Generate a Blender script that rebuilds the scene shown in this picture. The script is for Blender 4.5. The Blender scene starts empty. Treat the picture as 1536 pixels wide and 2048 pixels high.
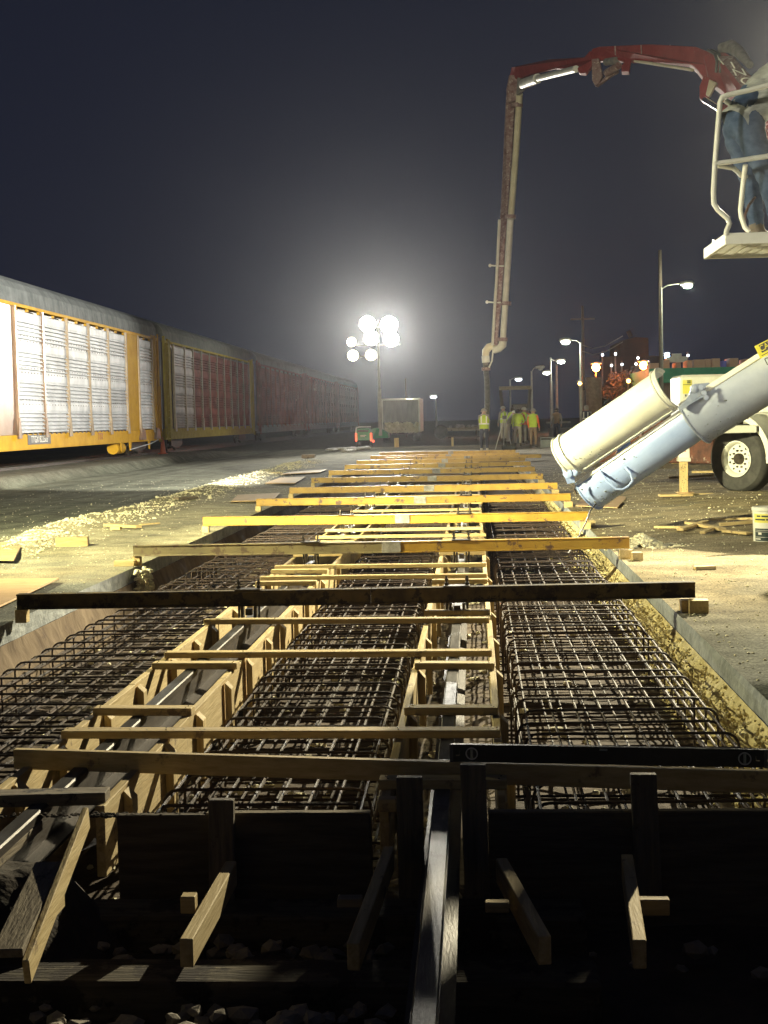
import bpy, bmesh, math, random
import numpy as np
from mathutils import Vector, Matrix
random.seed(7)
PI=math.pi; R=math.radians
S=bpy.context.scene; C=S.collection
# ------------------------------------------------------------------ camera model
F=2900.; ROLL=R(1.0); H=1.5
d=np.array([(947-768)/F,(1024-835)/F,-1.]); Yc=d/np.linalg.norm(d)
u=np.array([-math.sin(ROLL),math.cos(ROLL),0.]); Zc=u-u.dot(Yc)*Yc; Zc/=np.linalg.norm(Zc)
Xc=np.cross(Yc,Zc); RM=np.array([Xc,Yc,Zc]); CAM=np.array([0,0,H])
def ray(x,y): return RM@np.array([(x-768)/F,(1024-y)/F,-1.])
def gp(x,y,z=0.):
    r=ray(x,y); return Vector(CAM+r*((z-H)/r[2]))
def at(x,y,Y):
    r=ray(x,y); return Vector(CAM+r*(Y/r[1]))
cd=bpy.data.cameras.new('camera'); cam=bpy.data.objects.new('camera',cd); C.objects.link(cam)
cd.sensor_fit='VERTICAL'; cd.sensor_height=36; cd.lens=F/2048*36; cd.clip_end=2000; cd.clip_start=.05
m3=Matrix([list(map(float,r)) for r in RM]); cam.matrix_world=Matrix.Translation((0,0,H))@m3.to_4x4()
S.camera=cam
S.view_settings.view_transform='Standard'; S.view_settings.look='None'; S.view_settings.exposure=0.0
# ------------------------------------------------------------------ materials
def lnk(nt,a,b): nt.links.new(a,b)
def M(name,c1,c2=None,rough=.7,metal=0,scale=(1,1,1),ns=5,detail=6,bump=.15,bs=40,spot=None,emis=0,alpha=1,spec=.5,lo=.35,hi=.65,wave=None,coat=0):
    m=bpy.data.materials.new(name); m.use_nodes=True; nt=m.node_tree; N=nt.nodes; b=N['Principled BSDF']
    c2=c2 or c1
    tc=N.new('ShaderNodeTexCoord'); oi=N.new('ShaderNodeObjectInfo')
    ml=N.new('ShaderNodeVectorMath'); ml.operation='SCALE'; ml.inputs[0].default_value=(17,31,13); lnk(nt,oi.outputs['Random'],ml.inputs['Scale'])
    ad=N.new('ShaderNodeVectorMath'); ad.operation='ADD'; lnk(nt,tc.outputs['Object'],ad.inputs[0]); lnk(nt,ml.outputs[0],ad.inputs[1])
    mp=N.new('ShaderNodeMapping'); mp.inputs['Scale'].default_value=scale; lnk(nt,ad.outputs[0],mp.inputs['Vector'])
    n=N.new('ShaderNodeTexNoise'); n.inputs['Scale'].default_value=ns; n.inputs['Detail'].default_value=detail; n.inputs['Roughness'].default_value=.62; lnk(nt,mp.outputs[0],n.inputs['Vector'])
    r=N.new('ShaderNodeValToRGB'); r.color_ramp.elements[0].position=lo; r.color_ramp.elements[1].position=hi
    r.color_ramp.elements[0].color=(*c1,1); r.color_ramp.elements[1].color=(*c2,1); lnk(nt,n.outputs['Fac'],r.inputs[0])
    col=r.outputs[0]
    if spot:
        sc,ss,th=spot[0],spot[1],spot[2]
        n2=N.new('ShaderNodeTexNoise'); n2.inputs['Scale'].default_value=ss; n2.inputs['Detail'].default_value=8; n2.inputs['Roughness'].default_value=.7
        lnk(nt,(ad if len(spot)<4 else mp).outputs[0],n2.inputs['Vector'])
        r2=N.new('ShaderNodeValToRGB'); r2.color_ramp.elements[0].position=th; r2.color_ramp.elements[1].position=min(1,th+.06); lnk(nt,n2.outputs['Fac'],r2.inputs[0])
        mx=N.new('ShaderNodeMix'); mx.data_type='RGBA'; lnk(nt,r2.outputs[0],mx.inputs['Factor']); lnk(nt,col,mx.inputs['A']); mx.inputs['B'].default_value=(*sc,1); col=mx.outputs['Result']
    # value jitter per object
    hv=N.new('ShaderNodeHueSaturation'); mr=N.new('ShaderNodeMapRange'); mr.inputs['To Min'].default_value=.85; mr.inputs['To Max'].default_value=1.12
    lnk(nt,oi.outputs['Random'],mr.inputs['Value']); lnk(nt,mr.outputs[0],hv.inputs['Value']); lnk(nt,col,hv.inputs['Color']); col=hv.outputs[0]
    lnk(nt,col,b.inputs['Base Color'])
    b.inputs['Roughness'].default_value=rough; b.inputs['Metallic'].default_value=metal; b.inputs['Specular IOR Level'].default_value=spec
    if coat: b.inputs['Coat Weight'].default_value=coat
    if bump:
        nb=N.new('ShaderNodeTexNoise'); nb.inputs['Scale'].default_value=bs; nb.inputs['Detail'].default_value=6; lnk(nt,mp.outputs[0],nb.inputs['Vector'])
        bp=N.new('ShaderNodeBump'); bp.inputs['Strength'].default_value=bump; bp.inputs['Distance'].default_value=.02; lnk(nt,nb.outputs['Fac'],bp.inputs['Height']); 
        if wave:
            w=N.new('ShaderNodeTexWave'); w.bands_direction=wave[0]; w.inputs['Scale'].default_value=wave[1]; lnk(nt,tc.outputs['Object'],w.inputs['Vector'])
            b2=N.new('ShaderNodeBump'); b2.inputs['Strength'].default_value=wave[2]; b2.inputs['Distance'].default_value=.01; lnk(nt,w.outputs['Fac'],b2.inputs['Height']); lnk(nt,b2.outputs[0],bp.inputs['Normal'])
        lnk(nt,bp.outputs[0],b.inputs['Normal'])
    if emis:
        lnk(nt,col,b.inputs['Emission Color']); b.inputs['Emission Strength'].default_value=emis
    return m
PINE1,PINE2=(.50,.36,.15),(.69,.54,.27)
W={'x':M('pine_x',PINE1,PINE2,rough=.75,scale=(1,14,14),ns=3,bump=.25,bs=8,spot=((.26,.18,.10),6,.60)),
   'y':M('pine_y',PINE1,PINE2,rough=.75,scale=(14,1,14),ns=3,bump=.25,bs=8,spot=((.26,.18,.10),6,.60)),
   'z':M('pine_z',PINE1,PINE2,rough=.75,scale=(14,14,1),ns=3,bump=.25,bs=8,spot=((.26,.18,.10),6,.60))}
WD={'x':M('grey_wood_x',(.20,.16,.11),(.34,.28,.19),rough=.85,scale=(1,14,14),ns=3,bump=.4,bs=8,spot=((.05,.04,.03),7,.58)),
    'y':M('grey_wood_y',(.20,.16,.11),(.34,.28,.19),rough=.85,scale=(14,1,14),ns=3,bump=.4,bs=8,spot=((.05,.04,.03),7,.58)),
    'z':M('grey_wood_z',(.12,.10,.075),(.22,.18,.13),rough=.85,scale=(14,14,1),ns=3,bump=.4,bs=8,spot=((.05,.04,.03),7,.58))}
BULK=M('bulkhead_shaded_wood',(.08,.062,.045),(.15,.12,.085),rough=.9,scale=(1,10,10),ns=3,bump=.3,bs=8)  # shade on the front faces put into a darker wood colour
SLP=M('sleeper_wood',(.06,.05,.035),(.14,.115,.08),rough=.95,scale=(1,10,10),ns=3,bump=.4,bs=8,spot=((.04,.03,.025),6,.5))
PLY=M('plywood',(.45,.29,.14),(.60,.43,.24),rough=.7,scale=(2,10,2),ns=2,spot=((.30,.22,.14),4,.62))
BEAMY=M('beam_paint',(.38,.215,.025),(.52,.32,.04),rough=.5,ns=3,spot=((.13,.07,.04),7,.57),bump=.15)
BEAMG=M('beam_grazed_tone',(.17,.14,.075),(.26,.21,.10),rough=.6,ns=3,spot=((.12,.08,.05),7,.53),bump=.15)  # dim grazing light on the second beam put into a greyer colour
BEAMK=M('beam_unlit_tone',(.05,.035,.018),(.14,.10,.035),spec=.2,rough=.75,ns=4,spot=((.03,.02,.015),7,.5),bump=.15)  # shade on the nearest beam's face put into a darker colour
SPL=M('splice_steel',(.22,.21,.19),(.45,.43,.40),rough=.6,ns=9,bump=.4)
STEEL=M('dark_steel',(.04,.035,.03),(.10,.08,.06),rough=.5,metal=.6,ns=12)
REBAR=M('rebar_rust',(.035,.023,.020),(.095,.060,.045),rough=.65,metal=.15,ns=9,bump=.3,bs=90,spot=((.05,.035,.03),3,.5))
REBAR2=M('rebar_lower',(.03,.02,.016),(.08,.05,.038),rough=.7,metal=.1,ns=9,bump=.3,bs=90)
RAIL=M('rail_steel',(.03,.022,.018),(.07,.055,.045),rough=.55,metal=.4,ns=6,scale=(3,.5,3))
RAILTOP=M('rail_head',(.055,.05,.045),(.15,.14,.13),rough=.5,metal=.7,ns=4,scale=(8,.8,8),spot=((.06,.05,.04),5,.55))
DIRT=M('dirt',(.045,.032,.022),(.13,.095,.065),rough=.95,ns=3,bump=.9,bs=14)
DIRTD=M('dark_dirt',(.035,.028,.02),(.08,.06,.045),rough=.95,ns=4,bump=.9,bs=16)  # darker tone of dirt for the trench floor and heap
CLAY=M('cut_soil',(.10,.07,.045),(.20,.15,.10),rough=.95,scale=(1,1,.35),ns=5,bump=.9,bs=13,spot=((.10,.07,.05),5,.6))
SAND=M('pale_rubble',(.52,.43,.20),(.72,.62,.34),rough=.95,ns=7,bump=1,bs=18,spot=((.2,.15,.08),6,.62))
CURB=M('concrete_cut',(.20,.215,.22),(.36,.38,.38),rough=.9,ns=8,bump=.6,bs=30)
ROCK=M('stone',(.16,.14,.11),(.38,.33,.25),rough=.85,ns=4,bump=.4)
ROCKP=M('pale_stone',(.66,.60,.38),(.84,.79,.58),rough=.9,ns=6,bump=.5)
WHITE=M('white_paint',(.66,.66,.58),(.78,.78,.70),rough=.42,ns=3,bump=.06,spot=((.36,.33,.27),14,.69),coat=.15)
BLUEP=M('cool_tint_paint',(.27,.36,.62),(.35,.44,.69),rough=.4,ns=2,bump=.06,spot=((.38,.38,.36),13,.68),coat=.15)  # blue partly stands for the cool lamplight on the chute
GREYP=M('grey_paint',(.27,.31,.42),(.36,.40,.50),rough=.4,ns=2,bump=.04,spot=((.30,.27,.25),6,.66))
REDP=M('red_paint',(.20,.022,.028),(.28,.038,.045),spec=.12,rough=.6,ns=2,bump=.05,spot=((.30,.20,.17),7,.64))
REDD=M('worn_red_paint',(.15,.075,.075),(.27,.20,.19),spec=.12,rough=.7,ns=6,bump=.15,spot=((.40,.34,.30),9,.56))
PIPEP=M('pipe_cream',(.50,.45,.32),(.62,.57,.42),rough=.5,ns=3)
PIPEW=M('pipe_white',(.52,.53,.49),(.66,.66,.60),rough=.45,ns=3)
HOSE=M('hose_rubber',(.10,.10,.10),(.22,.21,.20),rough=.7,ns=8)
RUBBER=M('tyre_rubber',(.025,.025,.024),(.06,.058,.052),rough=.75,ns=5,spot=((.13,.12,.10),4,.64))
BLACK=M('black_plastic',(.012,.012,.014),(.03,.03,.032),rough=.4,ns=5)
CHROME=M('chrome',(.6,.6,.62),(.75,.75,.76),rough=.18,metal=1,bump=0)
GALV=M('galvanised',(.42,.43,.45),(.66,.67,.69),rough=.62,metal=.1,spec=.2,scale=(1,1,1),ns=1.6,bump=.08,spot=((.42,.38,.30),2.2,.66))
GALVD=M('dull_galvanised',(.20,.22,.22),(.32,.34,.33),rough=.6,metal=.3,ns=1.6,spot=((.24,.15,.10),3,.6))
RUST=M('rusty_panel',(.10,.02,.015),(.26,.06,.04),rough=.7,spec=.15,metal=.0,ns=1.2,detail=9,spot=((.42,.26,.2),1.6,.61))
ROOF=M('roof_steel',(.10,.11,.11),(.17,.18,.18),rough=.8,spec=.1,metal=.0,ns=2,spot=((.35,.34,.30),5,.7))
YELT=M('train_yellow',(.46,.24,.015),(.56,.32,.025),spec=.06,rough=.7,ns=2,bump=.04,spot=((.30,.16,.05),5,.64))
BROWNT=M('train_brown_metal',(.20,.13,.09),(.32,.23,.16),rough=.38,metal=.5,ns=1.2,bump=.5,bs=1.1)
DKYEL=M('dull_yellow',(.34,.28,.03),(.46,.38,.06),spec=.06,rough=.7,ns=3,spot=((.2,.16,.08),5,.6))
TXTW=M('white_lettering',(.75,.73,.66),rough=.6,bump=0)
TXTR=M('faded_red_lettering',(.28,.07,.03),rough=.6,bump=0)
PLATE=M('plate_black',(.03,.03,.035),rough=.5,bump=0)
ORANGE=M('cone_orange',(.62,.10,.035),(.72,.14,.05),rough=.5)
GREEN=M('generator_green',(.02,.20,.07),(.03,.28,.10),rough=.4,ns=3)
GREENF=M('fascia_green_glow',(.03,.22,.12),(.04,.27,.15),rough=.6,emis=.05)  # fascia given a faint glow of its own, though no lamp
TAN=M('unit_tan_glow',(.45,.26,.17),(.56,.36,.24),rough=.8,ns=.6,emis=.06)  # rooftop units glow faintly so they show at night
WALLB=M('building_wall',(.20,.15,.12),(.28,.21,.17),rough=.9,ns=.6)
SILO=M('silo_dark',(.06,.035,.03),(.09,.05,.04),rough=.9,ns=.4)
LEAF=M('leaf_dark',(.015,.02,.01),(.045,.05,.025),rough=.7,ns=3)
BARK=M('bark',(.10,.07,.045),(.18,.13,.09),rough=.9,ns=9)
POLE=M('pole_metal',(.30,.29,.24),(.42,.40,.33),rough=.6,ns=4)
POLEW=M('pole_wood',(.12,.09,.07),(.2,.15,.11),rough=.9,scale=(8,8,1))
JEAN=M('denim',(.02,.036,.07),(.06,.085,.14),rough=.95,spec=.1,ns=5,bump=1,bs=5,scale=(1,1,1.6))
JACK=M('grey_jacket',(.20,.21,.20),(.36,.37,.35),rough=.6,ns=8,bump=.9,bs=7,scale=(1,1,3))
NAVY=M('navy_cloth',(.02,.025,.045),(.045,.05,.08),rough=.9)
HIVIS=M('hivis_yellow',(.50,.68,.04),(.62,.80,.08),rough=.7)
HIVO=M('hivis_orange',(.85,.14,.03),(.92,.20,.05),rough=.7)
REFL=M('reflective_tape',(.75,.75,.70),rough=.3)
PALEC=M('pale_trousers',(.45,.42,.33),(.58,.55,.45),rough=.9)
TANC=M('tan_trousers',(.26,.17,.10),(.36,.25,.15),rough=.9)
GREYC=M('grey_cloth',(.22,.20,.18),(.33,.31,.28),rough=.9)
SKIN=M('skin',(.42,.25,.17),(.52,.33,.23),rough=.6)
BOOT=M('boot_leather',(.05,.04,.03),(.12,.09,.06),rough=.7)
BOOTL=M('boot_pale',(.5,.47,.38),rough=.7)
HELM=M('helmet_white',(.72,.71,.66),rough=.35)
CAPG=M('grey_cap',(.25,.24,.22),(.36,.34,.3),rough=.9)
HAIRM=M('dark_hair',(.03,.02,.015),(.06,.045,.03),rough=.8)
YSTK=M('sticker_yellow',(.80,.72,.05),rough=.5,bump=0)
LABY=M('label_yellow',(.72,.66,.10),(.78,.72,.2),rough=.5,bump=0)
LABK=M('label_dark',(.03,.05,.05),rough=.5,bump=0)
REDW=M('sign_red',(.66,.06,.04),rough=.5,bump=0)
GLASSY=M('vial_glass',(.55,.60,.50),rough=.15,bump=0)
def E_(name,col,st):
    m=bpy.data.materials.new(name); m.use_nodes=True; N=m.node_tree.nodes; b=N['Principled BSDF']
    b.inputs['Base Color'].default_value=(*[min(1,c) for c in col],1); b.inputs['Emission Color'].default_value=(*col,1); b.inputs['Emission Strength'].default_value=st; return m
LAMPH=E_('lamp_hot',(1,.97,.88),80.); LAMPD=E_('lamp_dim',(1,.95,.66),9.)
LAMPS=E_('lamp_street',(.95,1,.85),16.); LAMPO=E_('lamp_orange',(1,.18,.025),420.); LAMPB=E_('lamp_blue',(.5,.7,1),30.); LAMPW=E_('lamp_white',(.85,.92,1),9.)
TAIL=E_('tail_light',(1,.12,.05),2.2)
# ------------------------------------------------------------------ mesh builder
ORG={}
class MB:
    def __init__(s): s.v=[]; s.f=[]
    def add(s,vs,fs):
        o=len(s.v); s.v+= [Vector(v) for v in vs]; s.f+=[[i+o for i in f] for f in fs]; return s
    def box(s,c,sz,rot=None):
        c=Vector(c); hx,hy,hz=sz[0]/2,sz[1]/2,sz[2]/2
        vs=[Vector((x*hx,y*hy,z*hz)) for z in (-1,1) for y in (-1,1) for x in (-1,1)]
        if rot is not None: vs=[rot@v for v in vs]
        return s.add([c+v for v in vs],[[0,2,3,1],[4,5,7,6],[0,1,5,4],[2,6,7,3],[0,4,6,2],[1,3,7,5]])
    def bb(s,a,b):
        a,b=Vector(a),Vector(b); return s.box((a+b)/2,[abs(b[i]-a[i]) for i in range(3)])
    def bar(s,p,q,w,h,up=(0,0,1),w2=None,h2=None):
        p,q=Vector(p),Vector(q); t=(q-p).normalized(); up=Vector(up)
        sd=t.cross(up)
        if sd.length<1e-4: sd=t.cross(Vector((0,1,0)))
        sd.normalize(); un=sd.cross(t).normalized(); w2=w2 or w; h2=h2 or h
        vs=[]
        for c,ww,hh in ((p,w,h),(q,w2,h2)):
            for a,b in ((-1,-1),(1,-1),(1,1),(-1,1)): vs.append(c+sd*a*ww/2+un*b*hh/2)
        return s.add(vs,[[0,1,2,3],[7,6,5,4],[0,4,5,1],[1,5,6,2],[2,6,7,3],[3,7,4,0]])
    def tube(s,pts,r,n=8,closed=False):
        pts=[Vector(p) for p in pts]; k=len(pts); rs=r if isinstance(r,(list,tuple)) else [r]*k
        o=len(s.v); prev=None
        for i,p in enumerate(pts):
            a=pts[i-1] if (i>0 or closed) else p; b=pts[(i+1)%k] if (i<k-1 or closed) else p
            t=(b-a).normalized()
            if prev is None:
                x=t.orthogonal().normalized()
            else:
                x=(prev-t*prev.dot(t)); x=x.normalized() if x.length>1e-6 else t.orthogonal().normalized()
            prev=x; y=t.cross(x)
            for j in range(n):
                an=2*PI*j/n; s.v.append(p+(x*math.cos(an)+y*math.sin(an))*rs[i])
        for i in range(k if closed else k-1):
            a=o+i*n; b=o+((i+1)%k)*n
            for j in range(n): s.f.append([a+j,a+(j+1)%n,b+(j+1)%n,b+j])
        if not closed:
            s.f.append([o+j for j in range(n)][::-1]); s.f.append([o+(k-1)*n+j for j in range(n)])
        return s
    def lathe(s,prof,org,axis=(0,0,1),n=24,closed=False):
        org=Vector(org); ax=Vector(axis).normalized(); x=ax.orthogonal().normalized(); y=ax.cross(x); o=len(s.v)
        for r,z in prof:
            for j in range(n):
                a=2*PI*j/n; s.v.append(org+ax*z+(x*math.cos(a)+y*math.sin(a))*max(r,1e-4))
        m=len(prof)
        for i in range(m if closed else m-1):
            i2=(i+1)%m
            for j in range(n): s.f.append([o+i*n+j,o+i*n+(j+1)%n,o+i2*n+(j+1)%n,o+i2*n+j])
        if not closed:
            s.f.append([o+j for j in range(n)][::-1]); s.f.append([o+(m-1)*n+j for j in range(n)])
        return s
    def prism(s,poly,ext):
        n=len(poly); e=Vector(ext); a=[Vector(p) for p in poly]; b=[p+e for p in a]
        return s.add(a+b,[list(range(n))[::-1],list(range(n,2*n))]+[[i,(i+1)%n,n+(i+1)%n,n+i] for i in range(n)])
    def strip(s,prof,ext,cap=False):
        n=len(prof); a=[Vector(p) for p in prof]; b=[p+Vector(ext) for p in a]
        return s.add(a+b,[[i,i+1,n+i+1,n+i] for i in range(n-1)])
    def rock(s,p,r,sq=.7,rnd=random):
        p=Vector(p); t=1.618; base=[(-1,t,0),(1,t,0),(-1,-t,0),(1,-t,0),(0,-1,t),(0,1,t),(0,-1,-t),(0,1,-t),(t,0,-1),(t,0,1),(-t,0,-1),(-t,0,1)]
        fs=[[0,11,5],[0,5,1],[0,1,7],[0,7,10],[0,10,11],[1,5,9],[5,11,4],[11,10,2],[10,7,6],[7,1,8],[3,9,4],[3,4,2],[3,2,6],[3,6,8],[3,8,9],[4,9,5],[2,4,11],[6,2,10],[8,6,7],[9,8,1]]
        a=rnd.random()*6.28; sx=rnd.uniform(.7,1.4)
        vs=[]
        for b in base:
            v=Vector(b).normalized()*r*rnd.uniform(.7,1.2); v.x*=sx; v.z*=sq
            vs.append(p+Vector((v.x*math.cos(a)-v.y*math.sin(a),v.x*math.sin(a)+v.y*math.cos(a),v.z)))
        return s.add(vs,fs)
    def build(s,name,mat,parent=None,smooth=False,bevel=0,org=None,label=None,subs=0):
        me=bpy.data.meshes.new(name)
        if parent is not None: o0=ORG[parent.name]
        elif org is not None: o0=Vector(org)
        else:
            mn=Vector([min(v[i] for v in s.v) for i in range(3)]); mxx=Vector([max(v[i] for v in s.v) for i in range(3)])
            o0=Vector(((mn.x+mxx.x)/2,(mn.y+mxx.y)/2,mn.z))
        me.from_pydata([v-o0 for v in s.v],[],s.f); me.validate(); me.update()
        bm=bmesh.new(); bm.from_mesh(me); bmesh.ops.recalc_face_normals(bm,faces=bm.faces) if name not in('ground',) else None; bm.to_mesh(me); bm.free()
        mats=mat if isinstance(mat,(list,tuple)) else [mat]
        for m in mats: me.materials.append(m)
        if smooth:
            for p in me.polygons: p.use_smooth=True
            try: me.set_sharp_from_angle(angle=R(40))
            except Exception: pass
        o=bpy.data.objects.new(name,me); C.objects.link(o)
        if parent is not None: o.parent=parent
        else: o.location=o0
        ORG[o.name]=o0.copy()
        if bevel:
            b=o.modifiers.new('bevel','BEVEL'); b.width=bevel; b.segments=1; b.limit_method='ANGLE'
        if label: o['label']=label
        return o
def tag(o,label=None,cat=None,group=None,kind=None):
    if label: o['label']=label
    if cat: o['category']=cat
    if group: o['group']=group
    if kind: o['kind']=kind
    return o
def T(name,label,cat,loc=(0,0,0),group=None):
    o=bpy.data.objects.new(name,None); C.objects.link(o); o.location=loc; o.empty_display_size=.1; ORG[o.name]=Vector(loc); return tag(o,label,cat,group)
def dup(o,delta,label=None,parent=None):
    c=o.copy(); C.objects.link(c); ORG[c.name]=ORG[o.name]+Vector(delta)
    if parent is None: c.location=o.location+Vector(delta)
    else: c.parent=parent
    if label: c['label']=label
    for ch in list(o.children): dup(ch,delta,None,c)
    return c
def text(name,st,size,mat,parent,mw,ext=.004,shear=0):
    cu=bpy.data.curves.new(name,'FONT'); cu.body=st; cu.size=size; cu.extrude=ext; cu.align_x='CENTER'; cu.align_y='CENTER'; cu.shear=shear
    tmp=bpy.data.objects.new(name+'_tmp',cu); C.objects.link(tmp); dg=bpy.context.evaluated_depsgraph_get(); me=bpy.data.meshes.new_from_object(tmp.evaluated_get(dg))
    C.objects.unlink(tmp); bpy.data.objects.remove(tmp)
    me.transform(Matrix.Translation(-ORG[parent.name])@mw); me.materials.clear(); me.materials.append(mat)
    o=bpy.data.objects.new(name,me); C.objects.link(o); o.parent=parent; ORG[o.name]=ORG[parent.name]; return o
def frame(org,xa,ya):
    xa=Vector(xa).normalized(); ya=Vector(ya); ya=(ya-xa*ya.dot(xa)).normalized(); za=xa.cross(ya)
    return Matrix(((xa.x,ya.x,za.x,org[0]),(xa.y,ya.y,za.y,org[1]),(xa.z,ya.z,za.z,org[2]),(0,0,0,1)))
import mathutils.noise as mn_
def nz(x,y,s=1,o=0): return mn_.noise(Vector((x*s+o,y*s-o,o*.37)))
def fb(x,y,s=1,o=0): return nz(x,y,s,o)+.5*nz(x,y,s*2.1,o+5)+.25*nz(x,y,s*4.3,o+9)
def sst(a,b,x):
    t=min(1,max(0,(x-a)/(b-a))); return t*t*(3-2*t)
# ------------------------------------------------------------------ sky / world
wd=bpy.data.worlds.new('World'); S.world=wd; wd.use_nodes=True; nt=wd.node_tree; bg=nt.nodes['Background']
tc=nt.nodes.new('ShaderNodeTexCoord'); sx=nt.nodes.new('ShaderNodeSeparateXYZ'); lnk(nt,tc.outputs['Generated'],sx.inputs[0])
rp=nt.nodes.new('ShaderNodeValToRGB'); lnk(nt,sx.outputs['Z'],rp.inputs[0])
rp.color_ramp.elements[0].position=.0; rp.color_ramp.elements[0].color=(.0125,.0145,.0265,1)
rp.color_ramp.elements[1].position=.5; rp.color_ramp.elements[1].color=(.0085,.0105,.021,1)
lnk(nt,rp.outputs[0],bg.inputs['Color']); bg.inputs['Strength'].default_value=1.0
# ------------------------------------------------------------------ ground with the excavation cut out
XL,XR,YN,YE=-3.6,1.5,-4.,62.
def edge_left(y): return -6.0-.012*(y-18)*1.0-.35*nz(y,0,.35,3)-.15*nz(y,0,1.3,8)
def gh(x,y):
    z=0
    if x>=XR: z+=.136*sst(1.5,4.5,x)*sst(12,22,y) if y<200 else 0
    if x<XL:
        e=edge_left(y)
        z-=.06*(1-sst(e-.5,e,x))
        lg=-11.7+.25*nz(y,0,.3,1)
        if y<90: z+=.27*(1-sst(lg-.45,lg,x))*(1-sst(66,78,y))
        if 14<y<70: z+=.08*math.exp(-((x-e-.1)/.42)**2)*max(0,.55+fb(x,y,1.1,4))*(1-sst(45,70,y))   # windrow of spoil
    edge=min(1,max(0,min(abs(x-XL),abs(x-XR))/.4)) if YN<y<YE else 1
    if abs(x)<60 and y<120: z+=.016*fb(x,y,.8,2)*edge+.007*fb(x,y,3.5,6)*edge
    return z
xs=sorted(set([-500,-250,-120,-70,-45,-32,-25,-21,-18.5,-17,-16,-15,-14.2,-13.6,-13.2]+[round(-13+.16*i,3) for i in range(58)]+[XL]+[XR]+[round(1.65+.16*i,3) for i in range(40)]+[8.3,9,10,12,15,20,28,40,60,90,150,260,500]))
xs=[x for x in xs if not (XL<x<XR)]
xi=[-2.5,-1.2,0,.8]; xs=sorted(xs+xi)
ys=[-60,-20,-8,YN]; y=YN
while y<44: y+=.18 if y>5 else .6; ys.append(round(y,3))
while y<YE-.6: y+=.6; ys.append(round(y,3))
ys[-1]=YE
y=YE
while y<110: y+=1.2; ys.append(y)
ys+=[120,135,160,200,260,350,500,800]
nX=len(xs); vs=[]; cols=[]
for yy in ys:
    for xx in xs:
        if XL<xx<XR: zz=0
        else: zz=gh(xx,yy)
        vs.append((xx,yy,zz))
        # albedo zones: pavement, sandy dust, graded road, track bed
        asph=np.array((.17,.175,.155)); sand=np.array((.40,.37,.26)); tan=np.array((.34,.28,.18)); road=np.array((.19,.20,.155))*(1+.55*nz(xx*2.2,yy*.10,1,4)+.25*nz(xx*6,yy*.3,1,9)); bed=np.array((.20,.19,.15))
        n1=fb(xx,yy,.5,1); n2=fb(xx,yy,1.6,7)
        if xx<XL+.01:
            e=edge_left(yy); c=asph*(.95+.2*n1)
            s=sst(13.2,17.5,yy+.9*n1)*(1-sst(27,40,yy))*min(1,.92+.5*n2); s=max(0,s*1.05); c=c*(1-s)+sand*1.15*s  # dust held back near by, darkening pavement to offset the close lamp
            t_=sst(.25,.6,n1)*.5; c=c*(1-t_)+tan*t_
            c=c*sst(e-.35,e+.1,xx)+road*(1-sst(e-.35,e+.1,xx))*(1+.25*n1)
            w=math.exp(-((xx-e-.15)/.5)**2)*(1-sst(40,60,yy))*sst(12,15,yy); c=c*(1-w)+sand*w*1.2
            if yy<78: w=1-sst(-12.3,-11.7,xx); c=c*(1-w)+bed*w
            w=sst(38,60,yy)*.6*sst(-11,-9,xx); c=c*(1-w)+np.array((.30,.30,.22))*w
        else:
            c=asph.copy()*.95; s=sst(8.5,12.5,yy-.25*(xx-1.5)+1.2*n1)*(1-.35*sst(26,46,yy+2*n1)); c=c*(1-s)+(tan*.75+sand*.2)*s*(1+.2*n2)
            w=sst(.2,.55,n2)*.5*s; c=c*(1-w)+asph*w
            c=c*(1+.30*nz(xx*1.2,yy*2.2,1,13)+.22*nz(xx*.5,yy*5,1,23))
        if yy>80: c=np.array((.16,.16,.13))
        cols.append(np.clip(c,.02,.9))
fs=[]
for j in range(len(ys)-1):
    for i in range(nX-1):
        xm=(xs[i]+xs[i+1])/2; ym=(ys[j]+ys[j+1])/2
        if XL<xm<XR and YN<ym<YE: continue
        a=j*nX+i; fs.append([a,a+1,a+1+nX,a+nX])
me=bpy.data.meshes.new('ground'); me.from_pydata(vs,[],fs)
ca=me.color_attributes.new('zone','FLOAT_COLOR','POINT')
for i,c in enumerate(cols): ca.data[i].color=(*map(float,c),1)
for p in me.polygons: p.use_smooth=True
gm=M('ground_surface',(.55,.55,.55),(1.2,1.2,1.2),spec=.05,rough=1.,ns=2.2,detail=12,bump=.7,bs=22,lo=.3,hi=.7)
nt=gm.node_tree; N=nt.nodes; b=N['Principled BSDF']; old=b.inputs['Base Color'].links[0].from_socket
at_=N.new('ShaderNodeAttribute'); at_.attribute_name='zone'
mu=N.new('ShaderNodeMix'); mu.data_type='RGBA'; mu.blend_type='MULTIPLY'; mu.inputs['Factor'].default_value=1; lnk(nt,at_.outputs['Color'],mu.inputs['A']); lnk(nt,old,mu.inputs['B'])
v=N.new('ShaderNodeTexNoise'); v.inputs['Scale'].default_value=60; v.inputs['Detail'].default_value=3; tcn=N.new('ShaderNodeTexCoord'); lnk(nt,tcn.outputs['Object'],v.inputs['Vector'])
vr=N.new('ShaderNodeValToRGB'); vr.color_ramp.elements[0].position=.36; vr.color_ramp.elements[0].color=(.5,.5,.5,1); vr.color_ramp.elements[1].position=.62; vr.color_ramp.elements[1].color=(1.35,1.33,1.25,1); lnk(nt,v.outputs['Fac'],vr.inputs[0])
m2=N.new('ShaderNodeMix'); m2.data_type='RGBA'; m2.blend_type='MULTIPLY'; m2.inputs['Factor'].default_value=1; lnk(nt,mu.outputs['Result'],m2.inputs['A']); lnk(nt,vr.outputs[0],m2.inputs['B']); lnk(nt,m2.outputs['Result'],b.inputs['Base Color'])
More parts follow.
